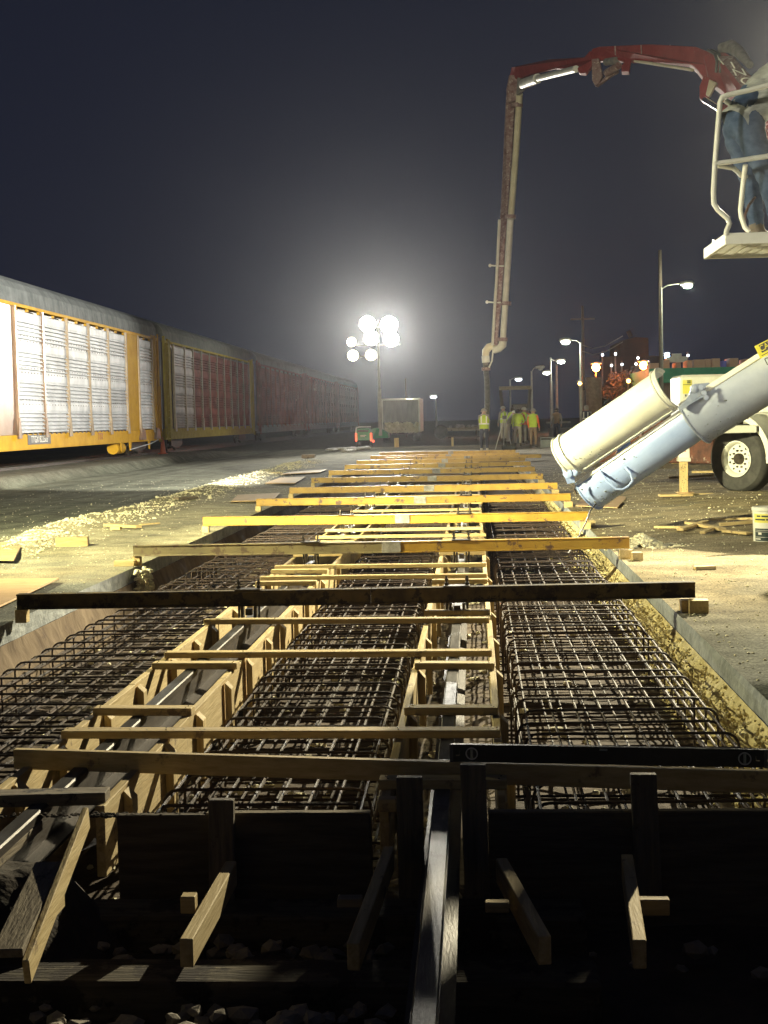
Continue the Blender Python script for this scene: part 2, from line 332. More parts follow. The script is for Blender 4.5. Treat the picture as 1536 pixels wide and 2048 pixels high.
me.materials.append(gm); go=bpy.data.objects.new('ground',me); C.objects.link(go); tag(go,'sandy dusty pavement, graded road and track bed around the excavation','ground',kind='structure')
# excavation floor and walls
def sheet(name,fn,us,vs_,mat,smooth=True):
    mb=MB(); mb.v=[Vector(fn(u_,v_)) for v_ in vs_ for u_ in us]; n=len(us)
    mb.f=[[j*n+i,j*n+i+1,j*n+n+i+1,j*n+n+i] for j in range(len(vs_)-1) for i in range(n-1)]
    return mb.build(name,mat,org=(0,0,0),smooth=smooth)
ZF=-.52
o=sheet('excavation_floor',lambda x,y:(x,y,ZF+.03*fb(x,y,2.5,3)),list(np.linspace(-3.7,1.6,36)),list(np.linspace(5.2,30,170))+list(np.linspace(30.5,YE+.05,50)),DIRT)
tag(o,'dark stony soil floor under the steel bars','floor',kind='structure')
o=sheet('trench_floor',lambda x,y:(x,y,-.43+.03*fb(x,y,2.5,3)+(.22*sst(.9,1.5,x)*(1-sst(4.9,5.2,y)))+.16*sst(-2.2,-3,x)),list(np.linspace(-3.7,1.6,40)),list(np.linspace(YN,5.42,60)),DIRTD)
tag(o,'dark trench floor between the sleepers','floor',kind='structure')
def wl(t,y):  # left wall: slab then soil
    if t<.01: return (XL,y,0)
    z=-t*(.56); x=XL+.03+.10*t
    x+=.035*fb(y*1,t*2,1.5,5)*(.3 if z>-.15 else 1)+.03*nz(y,t*3,5,1)*(0 if z>-.13 else 1)-(.05 if z>-.14 else 0)
    return (x,y,z)
YS=list(np.linspace(YN,5,30))+list(np.linspace(5.06,24,300))+list(np.linspace(24.2,YE,90))
o=sheet('left_slab_edge',lambda t,y:(XL+(0 if t<.01 else .01*nz(y,t*2,6,1)),y,-.15*t),list(np.linspace(0,1,5)),YS,CURB,False); tag(o,'grey broken concrete edge of the left pavement','pavement',kind='structure')
o=sheet('left_cut_wall',lambda t,y:(XL+.01+.16*t+.04*fb(y,t*.5,1.6,5)*sst(0,.2,t)+.018*nz(y,t*1.5,9,1)*sst(0,.1,t),y,-.148-.42*t),list(np.linspace(0,1,9)),YS,CLAY); tag(o,'brown soil face below the left pavement','wall',kind='structure')
notch=lambda y: .02 if abs((y-10.55)%4.2-0)<.05 else 0
o=sheet('right_slab_edge',lambda t,y:(XR-(0 if t<.01 else .004*nz(y,t,4,1)+.012),y,-.12*t),list(np.linspace(0,1,4)),YS,CURB,False); tag(o,'thin bluish concrete edge of the right pavement','pavement',kind='structure')
o=sheet('right_cut_wall',lambda t,y:(XR-.02-.17*t+.07*fb(y*1.2,t*1.2,2.2,15)*sst(0,.15,t)+.03*nz(y,t*1.5,12,1)*sst(0,.1,t),y,-.118-.43*t),list(np.linspace(0,1,14)),list(np.linspace(YN,5,30))+list(np.linspace(5.06,20,420))+list(np.linspace(20.2,YE,110)),SAND); tag(o,'crumbly yellow sandy face below the right pavement','wall',kind='structure')
mb=MB(); rw=random.Random(21)
for i in range(9000):
    t=rw.random()**.8; y=5.5+rw.random()**1.4*26; mb.rock((XR-.03-.17*t+.07*fb(y*1.2,t*1.2,2.2,15)*sst(0,.15,t),y,-.13-.42*t),rw.uniform(.005,.013)*(1+.04*y),.8,rw)
tag(mb.build('wall_grit',M('yellow_grit',(.60,.50,.24),(.80,.70,.40),bump=0)),'yellow sandy lumps crusted on the right soil face','rubble',kind='stuff')
o=sheet('end_cut_wall',lambda x,z:(x,YE,z),[XL,-1,XR],[-.6,-.3,0],CLAY); tag(o,'far soil end of the excavation','wall',kind='structure')
# ------------------------------------------------------------------ rails and sleepers
def rail(xc,y0,y1,label):
    t=T('running_rail',label,'rail',(xc,y0,-.175))
    mb=MB(); prof=[(-.07,-.175),(.07,-.175),(.07,-.163),(.012,-.15),(.01,-.045),(.034,-.035),(.036,-.004),(-.036,-.004),(-.034,-.035),(-.01,-.045),(-.012,-.15),(-.07,-.163)]
    mb.prism([(xc+a,y0,z) for a,z in prof],(0,y1-y0,0)); mb.build('rail_web',RAIL,t)
    MB().prism([(xc-.034,y0,-.0035),(xc+.034,y0,-.0035),(xc+.029,y0,.004),(xc-.029,y0,.004)],(0,y1-y0,0)).build('rail_head',RAILTOP,t)
    return t
rail(-.15,-1.5,60.8,'worn steel rail in the right-hand form, running under the camera')
rail(-1.75,3.2,60.8,'worn steel rail lying in the wider left-hand form')
for i,(y0,lab) in enumerate([(5.245,'dirty timber sleeper at the foot of the front bulkhead'),(4.63,'dirty timber sleeper, middle one of the three in the dark trench'),(4.0,'dirty timber sleeper nearest the camera in the dark trench')]):
    MB().box((-1.0,y0,-.395),(2.75,.215,.19)).build('sleeper',SLP,bevel=.012); tag(bpy.data.objects[-1] if False else C.objects[-1],lab,'railway tie','sleepers in the dark trench')
rnd=random.Random(3)
mb=MB()
for i in range(900):
    x=rnd.uniform(-2.6,1.2); yv=rnd.uniform(3.4,5.05)
    dense=1 if x<-.3 else .06
    if rnd.random()>dense: continue
    mb.rock((x,yv,-.40+rnd.random()*.05),rnd.uniform(.018,.05),.65,rnd)
tag(mb.build('ballast_stones',ROCK),'dark ballast stones between the sleepers','gravel',kind='stuff')
mb=MB()
for i in range(1500):
    yv=5.6+rnd.random()**1.5*30; x=rnd.uniform(-3.4,1.3); mb.rock((x,yv,ZF+.02),rnd.uniform(.015,.045),.6,rnd)
tag(mb.build('floor_rubble',ROCKP),'pale stone chips scattered under the steel bars','rubble',kind='stuff')
# dirt heap over left rail end
o=sheet('dirt_heap',lambda a,b_:(-1.80+a,5.02+b_,-.44+.44*max(0,1-(abs(a)/.5)**2)*max(0,1-(abs(b_)/.45)**2)*(1+.35*fb(a,b_,3,2))),list(np.linspace(-.65,.65,30)),list(np.linspace(-.65,.6,28)),DIRTD)
tag(o,'dark dirt heap burying the end of the left rail','dirt heap')
# ------------------------------------------------------------------ rebar cages
def hoop_pts(x0,x1,y,zt,zb,r=.07):
    p=[(x0,y,zb)]
    for k in range(5): a=PI-k*PI/8; p.append((x0+r+r*math.cos(a),y,zt-r+r*math.sin(a)))
    for k in range(5): a=PI/2-k*PI/8; p.append((x1-r+r*math.cos(a),y,zt-r+r*math.sin(a)))
    p.append((x1,y,zb)); return p
def cage(x0,x1,y0,y1,dy,nlong,where,near,parts=True,zt=-.085):
    t=T('rebar_cage','%s rusty rebar cage %s'%(near,where),'rebar cage',((x0+x1)/2,y0,ZF),'tied rebar cages lying in the excavation')
    rr=random.Random(int(x0*100)+int(y0)); n=int((y1-y0)/dy)
    far=None if parts else MB(); rad=.0072
    lx=[x0+.04+(x1-x0-.08)*i/(nlong-1) for i in range(nlong)]
    if parts:
        h=MB().tube(hoop_pts(x0,x1,y0+.05,zt,ZF+.06),rad,6).build('hoop_bar',REBAR,t,smooth=True)
        l=MB().tube([(x0-.05,y0+.1,zt-.24),(x1+.05,y0+.1,zt-.24)],rad,6).build('lower_cross_bar',REBAR2,t,smooth=True)
        b2=MB().tube([(x0-.02,y0+.16,ZF+.07),(x1+.02,y0+.16,ZF+.07)],rad,6).build('bottom_cross_bar',REBAR2,t,smooth=True)
        for i in range(1,n):
            for src,j in ((h,.03),(l,.05),(b2,.05)):
                c=src.copy(); C.objects.link(c); c.parent=t; c.location=(rr.uniform(-.022,.022),i*dy+rr.uniform(-j,j)*1.3,rr.uniform(-.012,.006)); c.rotation_euler=(rr.uniform(-.03,.03),rr.uniform(-.006,.006),rr.uniform(-.024,.024))
        for i,x in enumerate(lx):
            MB().tube([(x+rr.uniform(-.02,.02),y0,zt-.019),(x+rr.uniform(-.02,.02),(y0+y1)/2,zt-.022),(x+rr.uniform(-.02,.02),y1,zt-.019)],rad,6).build('long_bar',REBAR,t,smooth=True)
            MB().tube([(x+rr.uniform(-.05,.05),y0,zt-.262),(x+rr.uniform(-.05,.05),y1,zt-.262)],rad,6).build('lower_long_bar',REBAR2,t,smooth=True)
        for k,zz in enumerate((zt-.12,zt-.19,zt-.30)):
            for x in (x0+.012,x1-.012): MB().tube([(x,y0,zz),(x,y1,zz)],rad,6).build('side_bar',REBAR,t,smooth=True)
    else:
        hb=MB();lb=MB()
        for i in range(n): hb.tube(hoop_pts(x0,x1,y0+.05+i*dy,zt,ZF+.3),rad,4)
        for x in lx: lb.tube([(x,y0,zt-.02),(x,y1,zt-.02)],rad,4)
        hb.build('hoop_bars',REBAR,t); lb.build('long_bars',REBAR,t)
        MB().tube([(x0,y0,zt-.25),(x0,y1,zt-.25)],rad,4).build('side_bar',REBAR,t)
for (x0,x1,nl,where) in ((-3.12,-2.08,8,'between the left soil face and the left form'),(-1.36,-.46,8,'in the middle between the two rail forms'),(.21,1.27,8,'between the right form and the yellow sandy face')):
    dy=.31 if x0>0 else .30 if x0<-2 else .25
    cage(x0,x1,5.6,15.1,dy,nl,where,'nearest dark'); cage(x0,x1,15.3,30,dy,nl,where,'brightly lit middle'); cage(x0,x1,30.2,60.5,dy*1.2,nl,where,'farthest',False)
# ------------------------------------------------------------------ rail forms (boards + cleats)
rr=random.Random(11)
def form(xa,xb,y0,y1,lab,cl=.95):
    t=T('rail_form',lab,'timber formwork',((xa+xb)/2,y0,-.45),'plank forms boxing in the rails')
    yj=[y0]; 
    while yj[-1]<y1-.1: yj.append(min(y1,yj[-1]+rr.uniform(2.3,3.1)))
    for x in (xa,xb):
        for a,b_ in zip(yj,yj[1:]):
            dz=rr.uniform(-.006,.006); dx=rr.uniform(-.006,.006); hh=.285 if xa<-1 else .24
            MB().bb((x-.019+dx,a+.003,-.0+dz-hh),(x+.019+dx,b_-.003,-.0+dz)).build('side_board',W['y'],t,bevel=.003)
        y=y0+.35
        while y<y1-.2:
            # upright cleat on the outward (+X) face, chamfered top
            yy=y+rr.uniform(-.1,.1); xf=x+.0265
            MB().prism([(xf,yy,-.40),(xf+.038,yy,-.40),(xf+.038,yy,-.05),(xf,yy,-.012)],(0,.089,0)).build('cleat',W['z'],t,bevel=.002); y+=cl
    return t
L='left-hand plank form round the wide rail'; Rr='narrow right-hand plank form round the rail'
form(-2.0,-1.5,5.55,13.2,'nearest stretch of the '+L,.8); form(-2.0,-1.5,13.25,29.8,'brightly lit middle stretch of the '+L,1.7); form(-2.0,-1.5,29.9,60.5,'farthest stretch of the '+L,5)
form(-.38,.085,5.6,13.2,'nearest stretch of the '+Rr,1.3); form(-.38,.085,13.25,29.8,'brightly lit middle stretch of the '+Rr,2.2); form(-.38,.085,29.9,60.5,'farthest stretch of the '+Rr,5)
# dark clay between left rail and form board, as rough fill
o=sheet('form_fill',lambda x,y:(x,y,-.27+.06*fb(x,y,4,2)+.1*sst(-1.68,-1.56,x)),list(np.linspace(-1.98,-1.53,8)),list(np.linspace(5.6,30,240)),CLAY); tag(o,'rough brown earth under the left rail between its boards','floor',kind='structure')
BY=[(-3.55,10.98,1.65,11.06),(-3.66,15.30,1.60,15.21),(-3.74,19.75,1.50,19.35),(-3.67,24.21,1.57,23.95),(-3.62,28.2,1.58,27.9),(-3.70,32.8,1.52,32.4),(-3.76,37.4,1.53,36.9),(-3.74,41.8,1.60,41.4),(-3.75,46.2,1.6,45.8),(-3.0,49.3,2.25,48.9),(-3.7,51.8,1.6,51.5),(-3.7,56.6,1.6,56.3)]
BYL=BY[:6]
# ------------------------------------------------------------------ timber crosspieces
ordn=['first','second','third','fourth','fifth','sixth','seventh','eighth','ninth','tenth','eleventh','twelfth','thirteenth','fourteenth','fifteenth','sixteenth','seventeenth','eighteenth','nineteenth','twentieth','twenty-first','twenty-second','twenty-third','twenty-fourth','twenty-fifth','twenty-sixth','twenty-seventh','twenty-eighth','twenty-ninth','thirtieth','thirty-first','thirty-second','thirty-third']
def plank(p,q,wy,hz,mat,name='crosspiece',bev=.003,org=None): return MB().bar(p,q,wy,hz).build(name,mat,bevel=bev)
longs=[(-2.0,6.76,.10,6.70),(-2.0,9.09,.09,9.02),(-2.03,10.62,.09,10.50),(-2.04,13.53,.1,13.49),(-2.04,14.55,.1,14.48)]
y=16.9
while y<58:
    longs+=[(-2.04+rr.uniform(-.05,.03),y,.1+rr.uniform(-.02,.04),y-.04),(-2.0+rr.uniform(-.05,.03),y+1.35,.1+rr.uniform(-.02,.04),y+1.3)]; longs+=[(-2.02,y+2.45,.1,y+2.42)] if y<32 and abs((y+2.45-11)%4.3-0)>.3 else []; y+=4.25 if y>20 else 4.05
longs.sort(key=lambda q_:q_[1])
for i,(xa,ya,xb,yb) in enumerate(longs):
    o=plank((xa,ya+.045,.023),(xb,yb+.045,.023),.089,.038,W['x']); tag(o,'long pale timber crosspiece over both rail forms, %s from the front'%ordn[i],'timber','long timber crosspieces spanning both forms')
sl=[(-1.99,8.69,-1.46,8.66),(-1.99,7.31,-1.47,7.28),(-2.03,12.0,-1.47,11.98),(-2.02,13.1,-1.46,13.1),(-2.02,14.15,-1.46,14.12),(-2.02,15.9,-1.47,15.9),(-2.02,17.5,-1.47,17.5),(-2.02,22.3,-1.47,22.3)]
for i,(xa,ya,xb,yb) in enumerate(sl):
    o=plank((xa,ya+.045,.022),(xb,yb+.045,.022),.089,.04,W['x']); tag(o,'short timber crosspiece over the left form only, %s from the front'%ordn[i],'timber','short timber crosspieces')
sr=[(-.41,5.78,.11,5.77),(-.375,7.25,.1,7.23),(-.375,8.59,.1,8.55),(-.4,10.95,.1,10.93),(-.4,12.3,.1,12.3),(-.4,13.05,.1,13.05),(-.4,15.8,.1,15.8),(-.4,17.6,.1,17.6),(-.4,22.4,.1,22.4)]
for i,(xa,ya,xb,yb) in enumerate(sr):
    o=plank((xa,ya+.045,.022),(xb,yb+.045,.022),.089,.04,W['x']); tag(o,'short timber crosspiece over the narrow right form, %s from the front'%ordn[i],'timber','short timber crosspieces')
o=plank((-2.15,5.62,.012),(-1.49,5.65,.018),.10,.05,WD['x']); tag(o,'dirty dark timber crosspiece at the front end of the left form','timber')
o=plank((-2.4,5.36,-.03),(-1.86,5.38,-.03),.10,.05,WD['x']); tag(o,'dark timber offcut jutting in at the left edge before the form','timber')
pa,pb=gp(30,1497,.075),gp(1536,1541,.075); pb=pa+(pb-pa)*1.08
o=MB().bar(pa-Vector((0,0,.0445)),pb-Vector((0,0,.0445)),.038,.089).build('straightedge_board',W['x'],bevel=.003); tag(o,'long dark-faced board on edge across the whole front of the excavation','timber')
mb=MB()
for (xa,ya,xb,yb) in longs[:6]+sl[:4]+sr[:6]:
    for xx in ((-1.99,-1.5,-.38,.085) if xb-xa>1 else (xa+.03,xb-.03)):
        for dy_ in (.025,.065):
            z=.0445; mb.lathe([(0,-.001),(.004,-.001),(.004,.0012),(0,.0012)],(xx+rr.uniform(-.008,.008),ya+(yb-ya)*((xx-xa)/(xb-xa))+dy_,z-.0015),(0,0,1),7)
tag(mb.build('nail_heads',STEEL),'steel nail heads in the timber crosspieces over the forms','nails',kind='stuff')
mb=MB(); rs_=random.Random(77)
for k in range(500):
    i_=rs_.randrange(len(longs[:14])); xa,ya,xb,yb=longs[i_]; u_=rs_.random(); mb.rock((xa+(xb-xa)*u_,ya+(yb-ya)*u_+.02+rs_.random()*.05,.042),rs_.uniform(.002,.006),.35,rs_)
for k in range(500):
    b_=BYL[rs_.randrange(len(BYL))]; u_=rs_.random(); mb.rock((b_[0]+(b_[2]-b_[0])*u_,b_[1]+(b_[3]-b_[1])*u_+rs_.uniform(-.035,.035),.213),rs_.uniform(.003,.009),.35,rs_)
tag(mb.build('cement_crumbs',CURB),'grey cement crumbs lying on the beams and crosspieces','crumbs',kind='stuff')
# spirit level standing on the board
t_=(pb-pa).normalized(); la=gp(906,1519,.076); la=pa+t_*((la-pa).dot(t_)); lb_=la+t_*1.265+Vector((0,0,.012))
lv=T('spirit_level','black box spirit level with three vials, standing on the long front board','spirit level',la)
up=Vector((0,0,1)); sd=t_.cross(up).normalized()
MB().bar(la+up*.036,lb_+up*.036,.026,.070).build('level_body',BLACK,lv,bevel=.003)
MB().bar(la+up*.0725,lb_+up*.0725,.027,.003).build('top_edge',STEEL,lv)
for fr in (0.0,1.0):
    c=la+(lb_-la)*fr; MB().bar(c-t_*.008+up*.036,c+t_*.008+up*.036,.03,.074).build('end_cap',HOSE,lv,bevel=.002)
for k,fr in enumerate((.068,.935)):
    c=la+(lb_-la)*fr+up*.037+sd*.014
    ring=MB().lathe([(.021,-.002),(.026,-.002),(.026,.003),(.021,.003)],c,sd,20,closed=True).build('vial_ring',HELM,lv,smooth=True)
    MB().tube([c-up*.019,c+up*.019],.006,8).build('vial',GLASSY,ring); 
    MB().lathe([(.0005,-.0025),(.0205,-.0025),(.0205,-.001),(.0005,-.001)],c,sd,16).build('vial_backing',HOSE,ring)
c=la+(lb_-la)*.495+up*.062+sd*.0135; rg=MB().bar(c-t_*.018,c+t_*.018,.003,.014).build('centre_vial_window',BLACK,lv)
MB().bar(c-t_*.016+up*.001+sd*.002,c+t_*.016+up*.001+sd*.002,.003,.007).build('vial',GLASSY,rg)
for fr,fl in ((.022,1),(.975,-1)):
    c=la+(lb_-la)*fr+up*.03+sd*.0145; MB().bar(c-t_*.008,c+t_*.008,.002,.004).bar(c+t_*fl*.008-up*0,c+t_*fl*.008+up*.018,.002,.003).build('corner_mark',CHROME,lv)
# ------------------------------------------------------------------ bulkhead, stakes, kickers
for a,b_,lab in ((-1.40,-.42,'dark bulkhead board under the middle cage, soil along its top edge'),(.03,1.46,'dark bulkhead board under the right-hand cage, pale strip as its lit top edge'),(-3.5,-2.1,'dark bulkhead board by the left soil face, mostly in shadow')):
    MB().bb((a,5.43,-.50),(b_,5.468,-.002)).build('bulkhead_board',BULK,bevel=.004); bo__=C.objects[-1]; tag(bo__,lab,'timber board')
    if b_>-2: ORG[bo__.name]=bo__.location.copy(); MB().bb((a if a>0 else a+.35,5.431,-.0005),(b_,5.467,.006)).build('top_edge',WD['x'],bo__)  # pale strip stands for light caught on the board's top edge
mb=MB()
for i in range(520):
    x=-1.5+.9*rr.random()**1.8 if i%3 else rr.uniform(-2.1,-1.3); mb.rock((x,5.45+rr.uniform(-.012,.03),-.006+rr.uniform(-.006,.003)),rr.uniform(.003,.010),.6,rr)
tag(mb.build('soil_crumbs',DIRTD),'dark soil crumbs spilled along the bulkhead top','soil',kind='stuff')
for i,(x0,x1,yt,lab) in enumerate(((418,468,1598,'square wooden stake left of centre, against the middle bulkhead board'),(793,845,1553,'wooden stake standing just left of the near rail'),(920,971,1528,'tallest wooden stake, right of the near rail under the spirit level'),(1260,1312,1547,'wooden stake farthest right, in front of the right bulkhead'))):
    Y=5.38; a=at(x0,yt,Y); b_=at(x1,yt,Y)
    w=b_.x-a.x
    mb=MB(); mb.prism([(a.x,Y-.019,a.z),(b_.x,Y-.019,b_.z),(b_.x+.01*(i-1),Y-.019,-.38),(a.x+.01*(i-1),Y-.019,-.38)],(0,.038,0)).build('wooden_stake',WD['z'],bevel=.003)
    tag(C.objects[-1],lab,'stake','stakes bracing the front bulkhead')
def kick(name,pts,mat,lab,th):   # board from px far->near, given (x,y,Y) top centre points
    a=at(*pts[0]); b_=at(*pts[1]); o=MB().bar(a-Vector((0,0,th[1]/2)),b_-Vector((0,0,th[1]/2)),th[0],th[1]).build(name,mat,bevel=.003); tag(o,lab,'timber','kicker boards in the dark trench'); return o
kick('kicker_board',[(462,1722,5.25),(372,1878,4.42)],W['y'],'pale kicker board on edge leaning below the left stake, lit right face',(.042,.092))
kick('kicker_board',[(778,1692,5.3),(706,1886,4.42)],W['y'],'kicker board left of the near rail with a pale lit upper end',(.04,.09))
kick('kicker_board',[(1003,1716,5.25),(1089,1872,4.42)],W['y'],'kicker board slanting right of the near rail, pale knotty top',(.042,.092))
kick('kicker_board',[(1254,1708,5.25),(1279,1880,4.42)],W['y'],'kicker board nearest the right edge, beside the right stake',(.042,.092))
a=at(115,1640,5.1); b_=at(30,1905,4.3)
kick('kicker_board',[(98,1722,4.9),(14,1898,4.3)],WD['y'],'wide mud-stained plank lying down the left of the trench',(.095,.03))
kick('kicker_board',[(172,1612,5.2),(52,1918,4.3)],W['y'],'narrow pale board on edge beside the wide muddy plank',(.022,.085))
kick('kicker_board',[(78,1640,5.5),(-40,1740,4.9)],WD['y'],'thin dark plank at the left edge under the dirt',(.03,.04))
for (x,y,Y,sz,m,lab) in ((700,1802,4.86,(.085,.05,.03),WD['x'],'small grey offcut beside the kicker left of the rail'),(378,1806,4.8,(.05,.05,.06),W['x'],'small pale offcut behind the left kicker board'),(106,1800,4.75,(.035,.16,.10),W['y'],'pale block under the narrow left board'),(994,1812,4.8,(.08,.04,.035),W['x'],'small offcut crossing behind the slanting right kicker'),(1308,1812,4.8,(.10,.04,.055),W['x'],'small offcut beside the rightmost kicker board'),(775,1608,5.62,(.07,.06,.05),W['x'],'small timber stub at the front corner of the right form'),(1003,1600,5.6,(.03,.06,.06),W['x'],'tiny timber stub at the right front corner of the right form')):
    p=at(x,y,Y); MB().box(p,sz).build('timber_offcut',m,bevel=.003); tag(C.objects[-1],lab,'timber','timber offcuts at the trench')
# ------------------------------------------------------------------ gauge beams

desc=['dark-faced nearest','half shade-tinted second','bright yellow third','yellow fourth','yellow fifth','yellow sixth','dull yellow seventh','dull yellow eighth','small yellow ninth','right-shifted tenth','distant eleventh','last and farthest']
def gauge_beam(i,xa,ya,xb,yb):
    t=T('gauge_beam','%s steel gauge beam spanning the excavation%s'%(desc[i],' with four bolts up' if i==0 else ''),'steel beam',((xa+xb)/2,(ya+yb)/2,.09),'yellow steel gauge beams across the excavation')
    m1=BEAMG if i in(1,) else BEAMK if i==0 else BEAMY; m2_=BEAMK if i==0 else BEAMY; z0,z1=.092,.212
    p=Vector((xa,ya,0)); q=Vector((xb,yb,0)); dx=(q-p).normalized(); n=Vector((-dx.y,dx.x,0))
    def ib(a,b_,m,nm):
        prof=[(-.045,z0),(.045,z0),(.045,z0+.012),(.006,z0+.014),(.006,z1-.014),(.045,z1-.012),(.045,z1),(-.045,z1),(-.045,z1-.012),(-.034,z1-.016),(-.034,z0+.016),(-.045,z0+.012)]
        return MB().prism([(a+n*s_+Vector((0,0,z))) for s_,z in prof],b_-a).build(nm,m,t,bevel=.002 if i<4 else 0)
    mid=p+dx*(q-p).length*(.527); sag=Vector((0,0,0))
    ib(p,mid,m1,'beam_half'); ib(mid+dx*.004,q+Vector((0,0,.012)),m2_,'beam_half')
    if i>0: MB().bar(mid-dx*.10+n*-.040+Vector((0,0,.152)),mid+dx*.10-n*.040+Vector((0,0,.152)),.02,.112).build('splice_plate',SPL,t,bevel=.003)
    if i<9:
        for xr in (-1.75,-.15):
            c=p+dx*((xr-p.x)/dx.x); cl=MB()
            cl.bar(c-dx*.10+Vector((0,0,z1+.007)),c+dx*.10+Vector((0,0,z1+.007)),.13,.012)
            cl.bar(c-dx*.12+Vector((0,0,-.035)),c+dx*.12+Vector((0,0,-.035)),.12,.018)
            for s_ in(-1,1): cl.box(c+dx*s_*.05+Vector((0,0,.03)),(.02,.09,.12)); 
            cl.box(c+Vector((0,0,.045)),(.05,.07,.05))
            co=cl.build('rail_clamp',STEEL,t,bevel=.002)
            for s_ in(-1,1):
                b0=c+dx*s_*.078; MB().tube([b0+Vector((0,0,-.04)),b0+Vector((0,0,z1+.085))],.009,8).lathe([(.018,z1+.016),(.018,z1+.036)],b0,(0,0,1),6).lathe([(.015,z1+.05),(.015,z1+.066)],b0,(0,0,1),6).build('clamp_bolt',STEEL,co)
    return t
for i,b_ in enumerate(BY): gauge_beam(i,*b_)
# support blocks at beam ends
for i,(xa,ya,xb,yb) in enumerate(BY[:8]):
    for s_,x,yy in (('left',xa+.12,ya),('right',xb-.04,yb)):
        z0=gh(x if s_=='left' else max(x,XR),yy); MB().bb((x-(.07 if s_=='right' else .14),yy-(.08 if s_=='right' else .03),z0-.01),(x+(.07 if s_=='right' else -.05),yy+.06,.091)).build('support_block',W['y'],bevel=.004)
        tag(C.objects[-1],'timber block under the %s end of the %s gauge beam'%(s_,ordn[i]),'timber block','timber blocks carrying the gauge beams')
for (x,y,w,h_,dd,z,lab,mt) in ((1400,1228,.145,.10,.14,0,'square timber block on the pavement at the right end of the dark nearest beam','y'),(1275,1122,.11,.085,.12,0,'timber block on the pavement at the right end of the second beam','y'),(142,1094,.40,.12,.13,0,'large timber block lying on the pale spoil at left','x'),(248,1133,.22,.06,.12,0,'timber offcut at the left end of the second beam','x'),(1411,1140,.20,.035,.09,0,'short pale batten lying alone on the right pavement','x'),(1372,1012,.16,.03,.1,0.03,'thin batten on sand behind the spoil heap','x'),(1180,1052,.14,.07,.1,0,'small block beyond the end of the third beam','x')):
    p=gp(x,y,z); MB().box((p.x,p.y+dd/2,p.z+h_/2),(w,dd,h_),Matrix.Rotation(rr.uniform(-.2,.2),3,'Z')).build('timber_block',W[mt],bevel=.004); tag(C.objects[-1],lab,'timber block')
def loose(x0,y0,x1,y1,w,h_,lab,m=None,z=.02,group='loose planks on the ground'):
    a=gp(x0,y0,z); b_=gp(x1,y1,z); a.z=gh(a.x,a.y)+.015+h_/2; b_.z=gh(b_.x,b_.y)+.015+h_/2
    o=MB().bar(a,b_,w,h_).build('loose_plank',m or W['x'],bevel=.003); tag(o,lab,'timber',group)
loose(212,1052,278,1056,.10,.04,'orange plank lying on the pale spoil windrow'); loose(280,1050,318,1047,.07,.02,'thin lath behind the orange plank on the spoil')
loose(222,1058,242,1058,.07,.04,'tiny offcut in front of the orange plank'); loose(352,1001,392,997,.12,.05,'dark plank end on the far spoil windrow',WD['x'])
loose(70,1091,110,1082,.03,.01,'thin splinter of wood near the large block'); loose(505,948,565,946,.12,.02,'long tan plank beyond the windrow')
loose(1312,1058,1365,1062,.08,.03,'tapered splinter pile end, leftmost of the right-hand timbers'); loose(1360,1066,1412,1052,.09,.03,'pale wedge crossing the right-hand timbers')
loose(1375,1052,1445,1068,.10,.035,'thick pale plank slanting in the right-hand timber pile'); loose(1420,1048,1536,1052,.06,.03,'upper long batten behind the white bucket')
loose(1440,1060,1520,1058,.09,.04,'lower long plank beside the white bucket'); loose(1450,1070,1500,1076,.10,.03,'broken board end in front of the bucket planks')
loose(1405,1072,1425,1066,.07,.03,'small wedge below the slanting plank'); loose(1385,948,1430,948,.12,.05,'plank on the ground left of the truck wheel',z=.12)
loose(1340,960,1425,957,.12,.05,'long plank lying between the outrigger post and the tyre',z=.12); loose(1345,930,1395,928,.1,.05,'plank behind the outrigger post',z=.12)
for pts,lab in ((((-30,1088),(47,1088),(28,1124),(-60,1122)),'orange plywood sheet cut off by the left edge'),(((-80,1164),(118,1161),(-10,1222),(-220,1230)),'large plywood sheet beside the end of the nearest beam'),(((475,992),(560,988),(545,1003),(462,1005)),'plywood sheet left of the fourth beam'),(((560,957),(612,955),(590,968),(530,968)),'plywood sheet left of the fifth beam'),(((585,945),(655,940),(640,946),(560,950)),'pale plywood sheet farther up the left side'),(((1175,990),(1255,996),(1235,1018),(1150,1014)),'plywood sheet on the sand below the chute end')):
    q=[gp(x,y,.02) for x,y in pts]; 
    for v_ in q: v_.z=.03
    MB().prism(q,(0,0,.016)).build('plywood_sheet',PLY,bevel=.002); tag(C.objects[-1],lab,'plywood','plywood sheets lying around')
# spoil heaps and loose stones
mb=MB(); rk=random.Random(5)
for i in range(7000):
    yv=14.5+rk.random()**1.3*40; e=edge_left(yv); x=e+rk.gauss(.15,.36)
    if x>XL-.05: continue
    cl=fb(x,yv,1.1,4)
    if cl<-.15 and rk.random()<.7: continue
    mb.rock((x,yv,gh(x,yv)+.004),rk.uniform(.005,.02)*(2.6 if rk.random()<.03 else 1),.75,rk)
tag(mb.build('spoil_stones',ROCKP),'pale yellow broken spoil in a windrow along the left pavement','rubble',kind='stuff')
mb=MB()
for i in range(500):
    r_=abs(rk.gauss(0,.13)); a=rk.random()*6.28; p=gp(1285,1095,0); mb.rock((p.x+r_*1.3*math.cos(a),p.y+.1+r_*math.sin(a),max(0,.13-r_*.6)),rk.uniform(.012,.04),.85,rk)
for i in range(90): mb.rock((p.x+.3+rk.gauss(0,.2),p.y+rk.gauss(0,.25),.005),rk.uniform(.006,.02),.8,rk)
tag(mb.build('rubble_heap',ROCKP),'small heap of pale broken concrete at the end of the second beam','rubble',kind='stuff')
mb=MB()
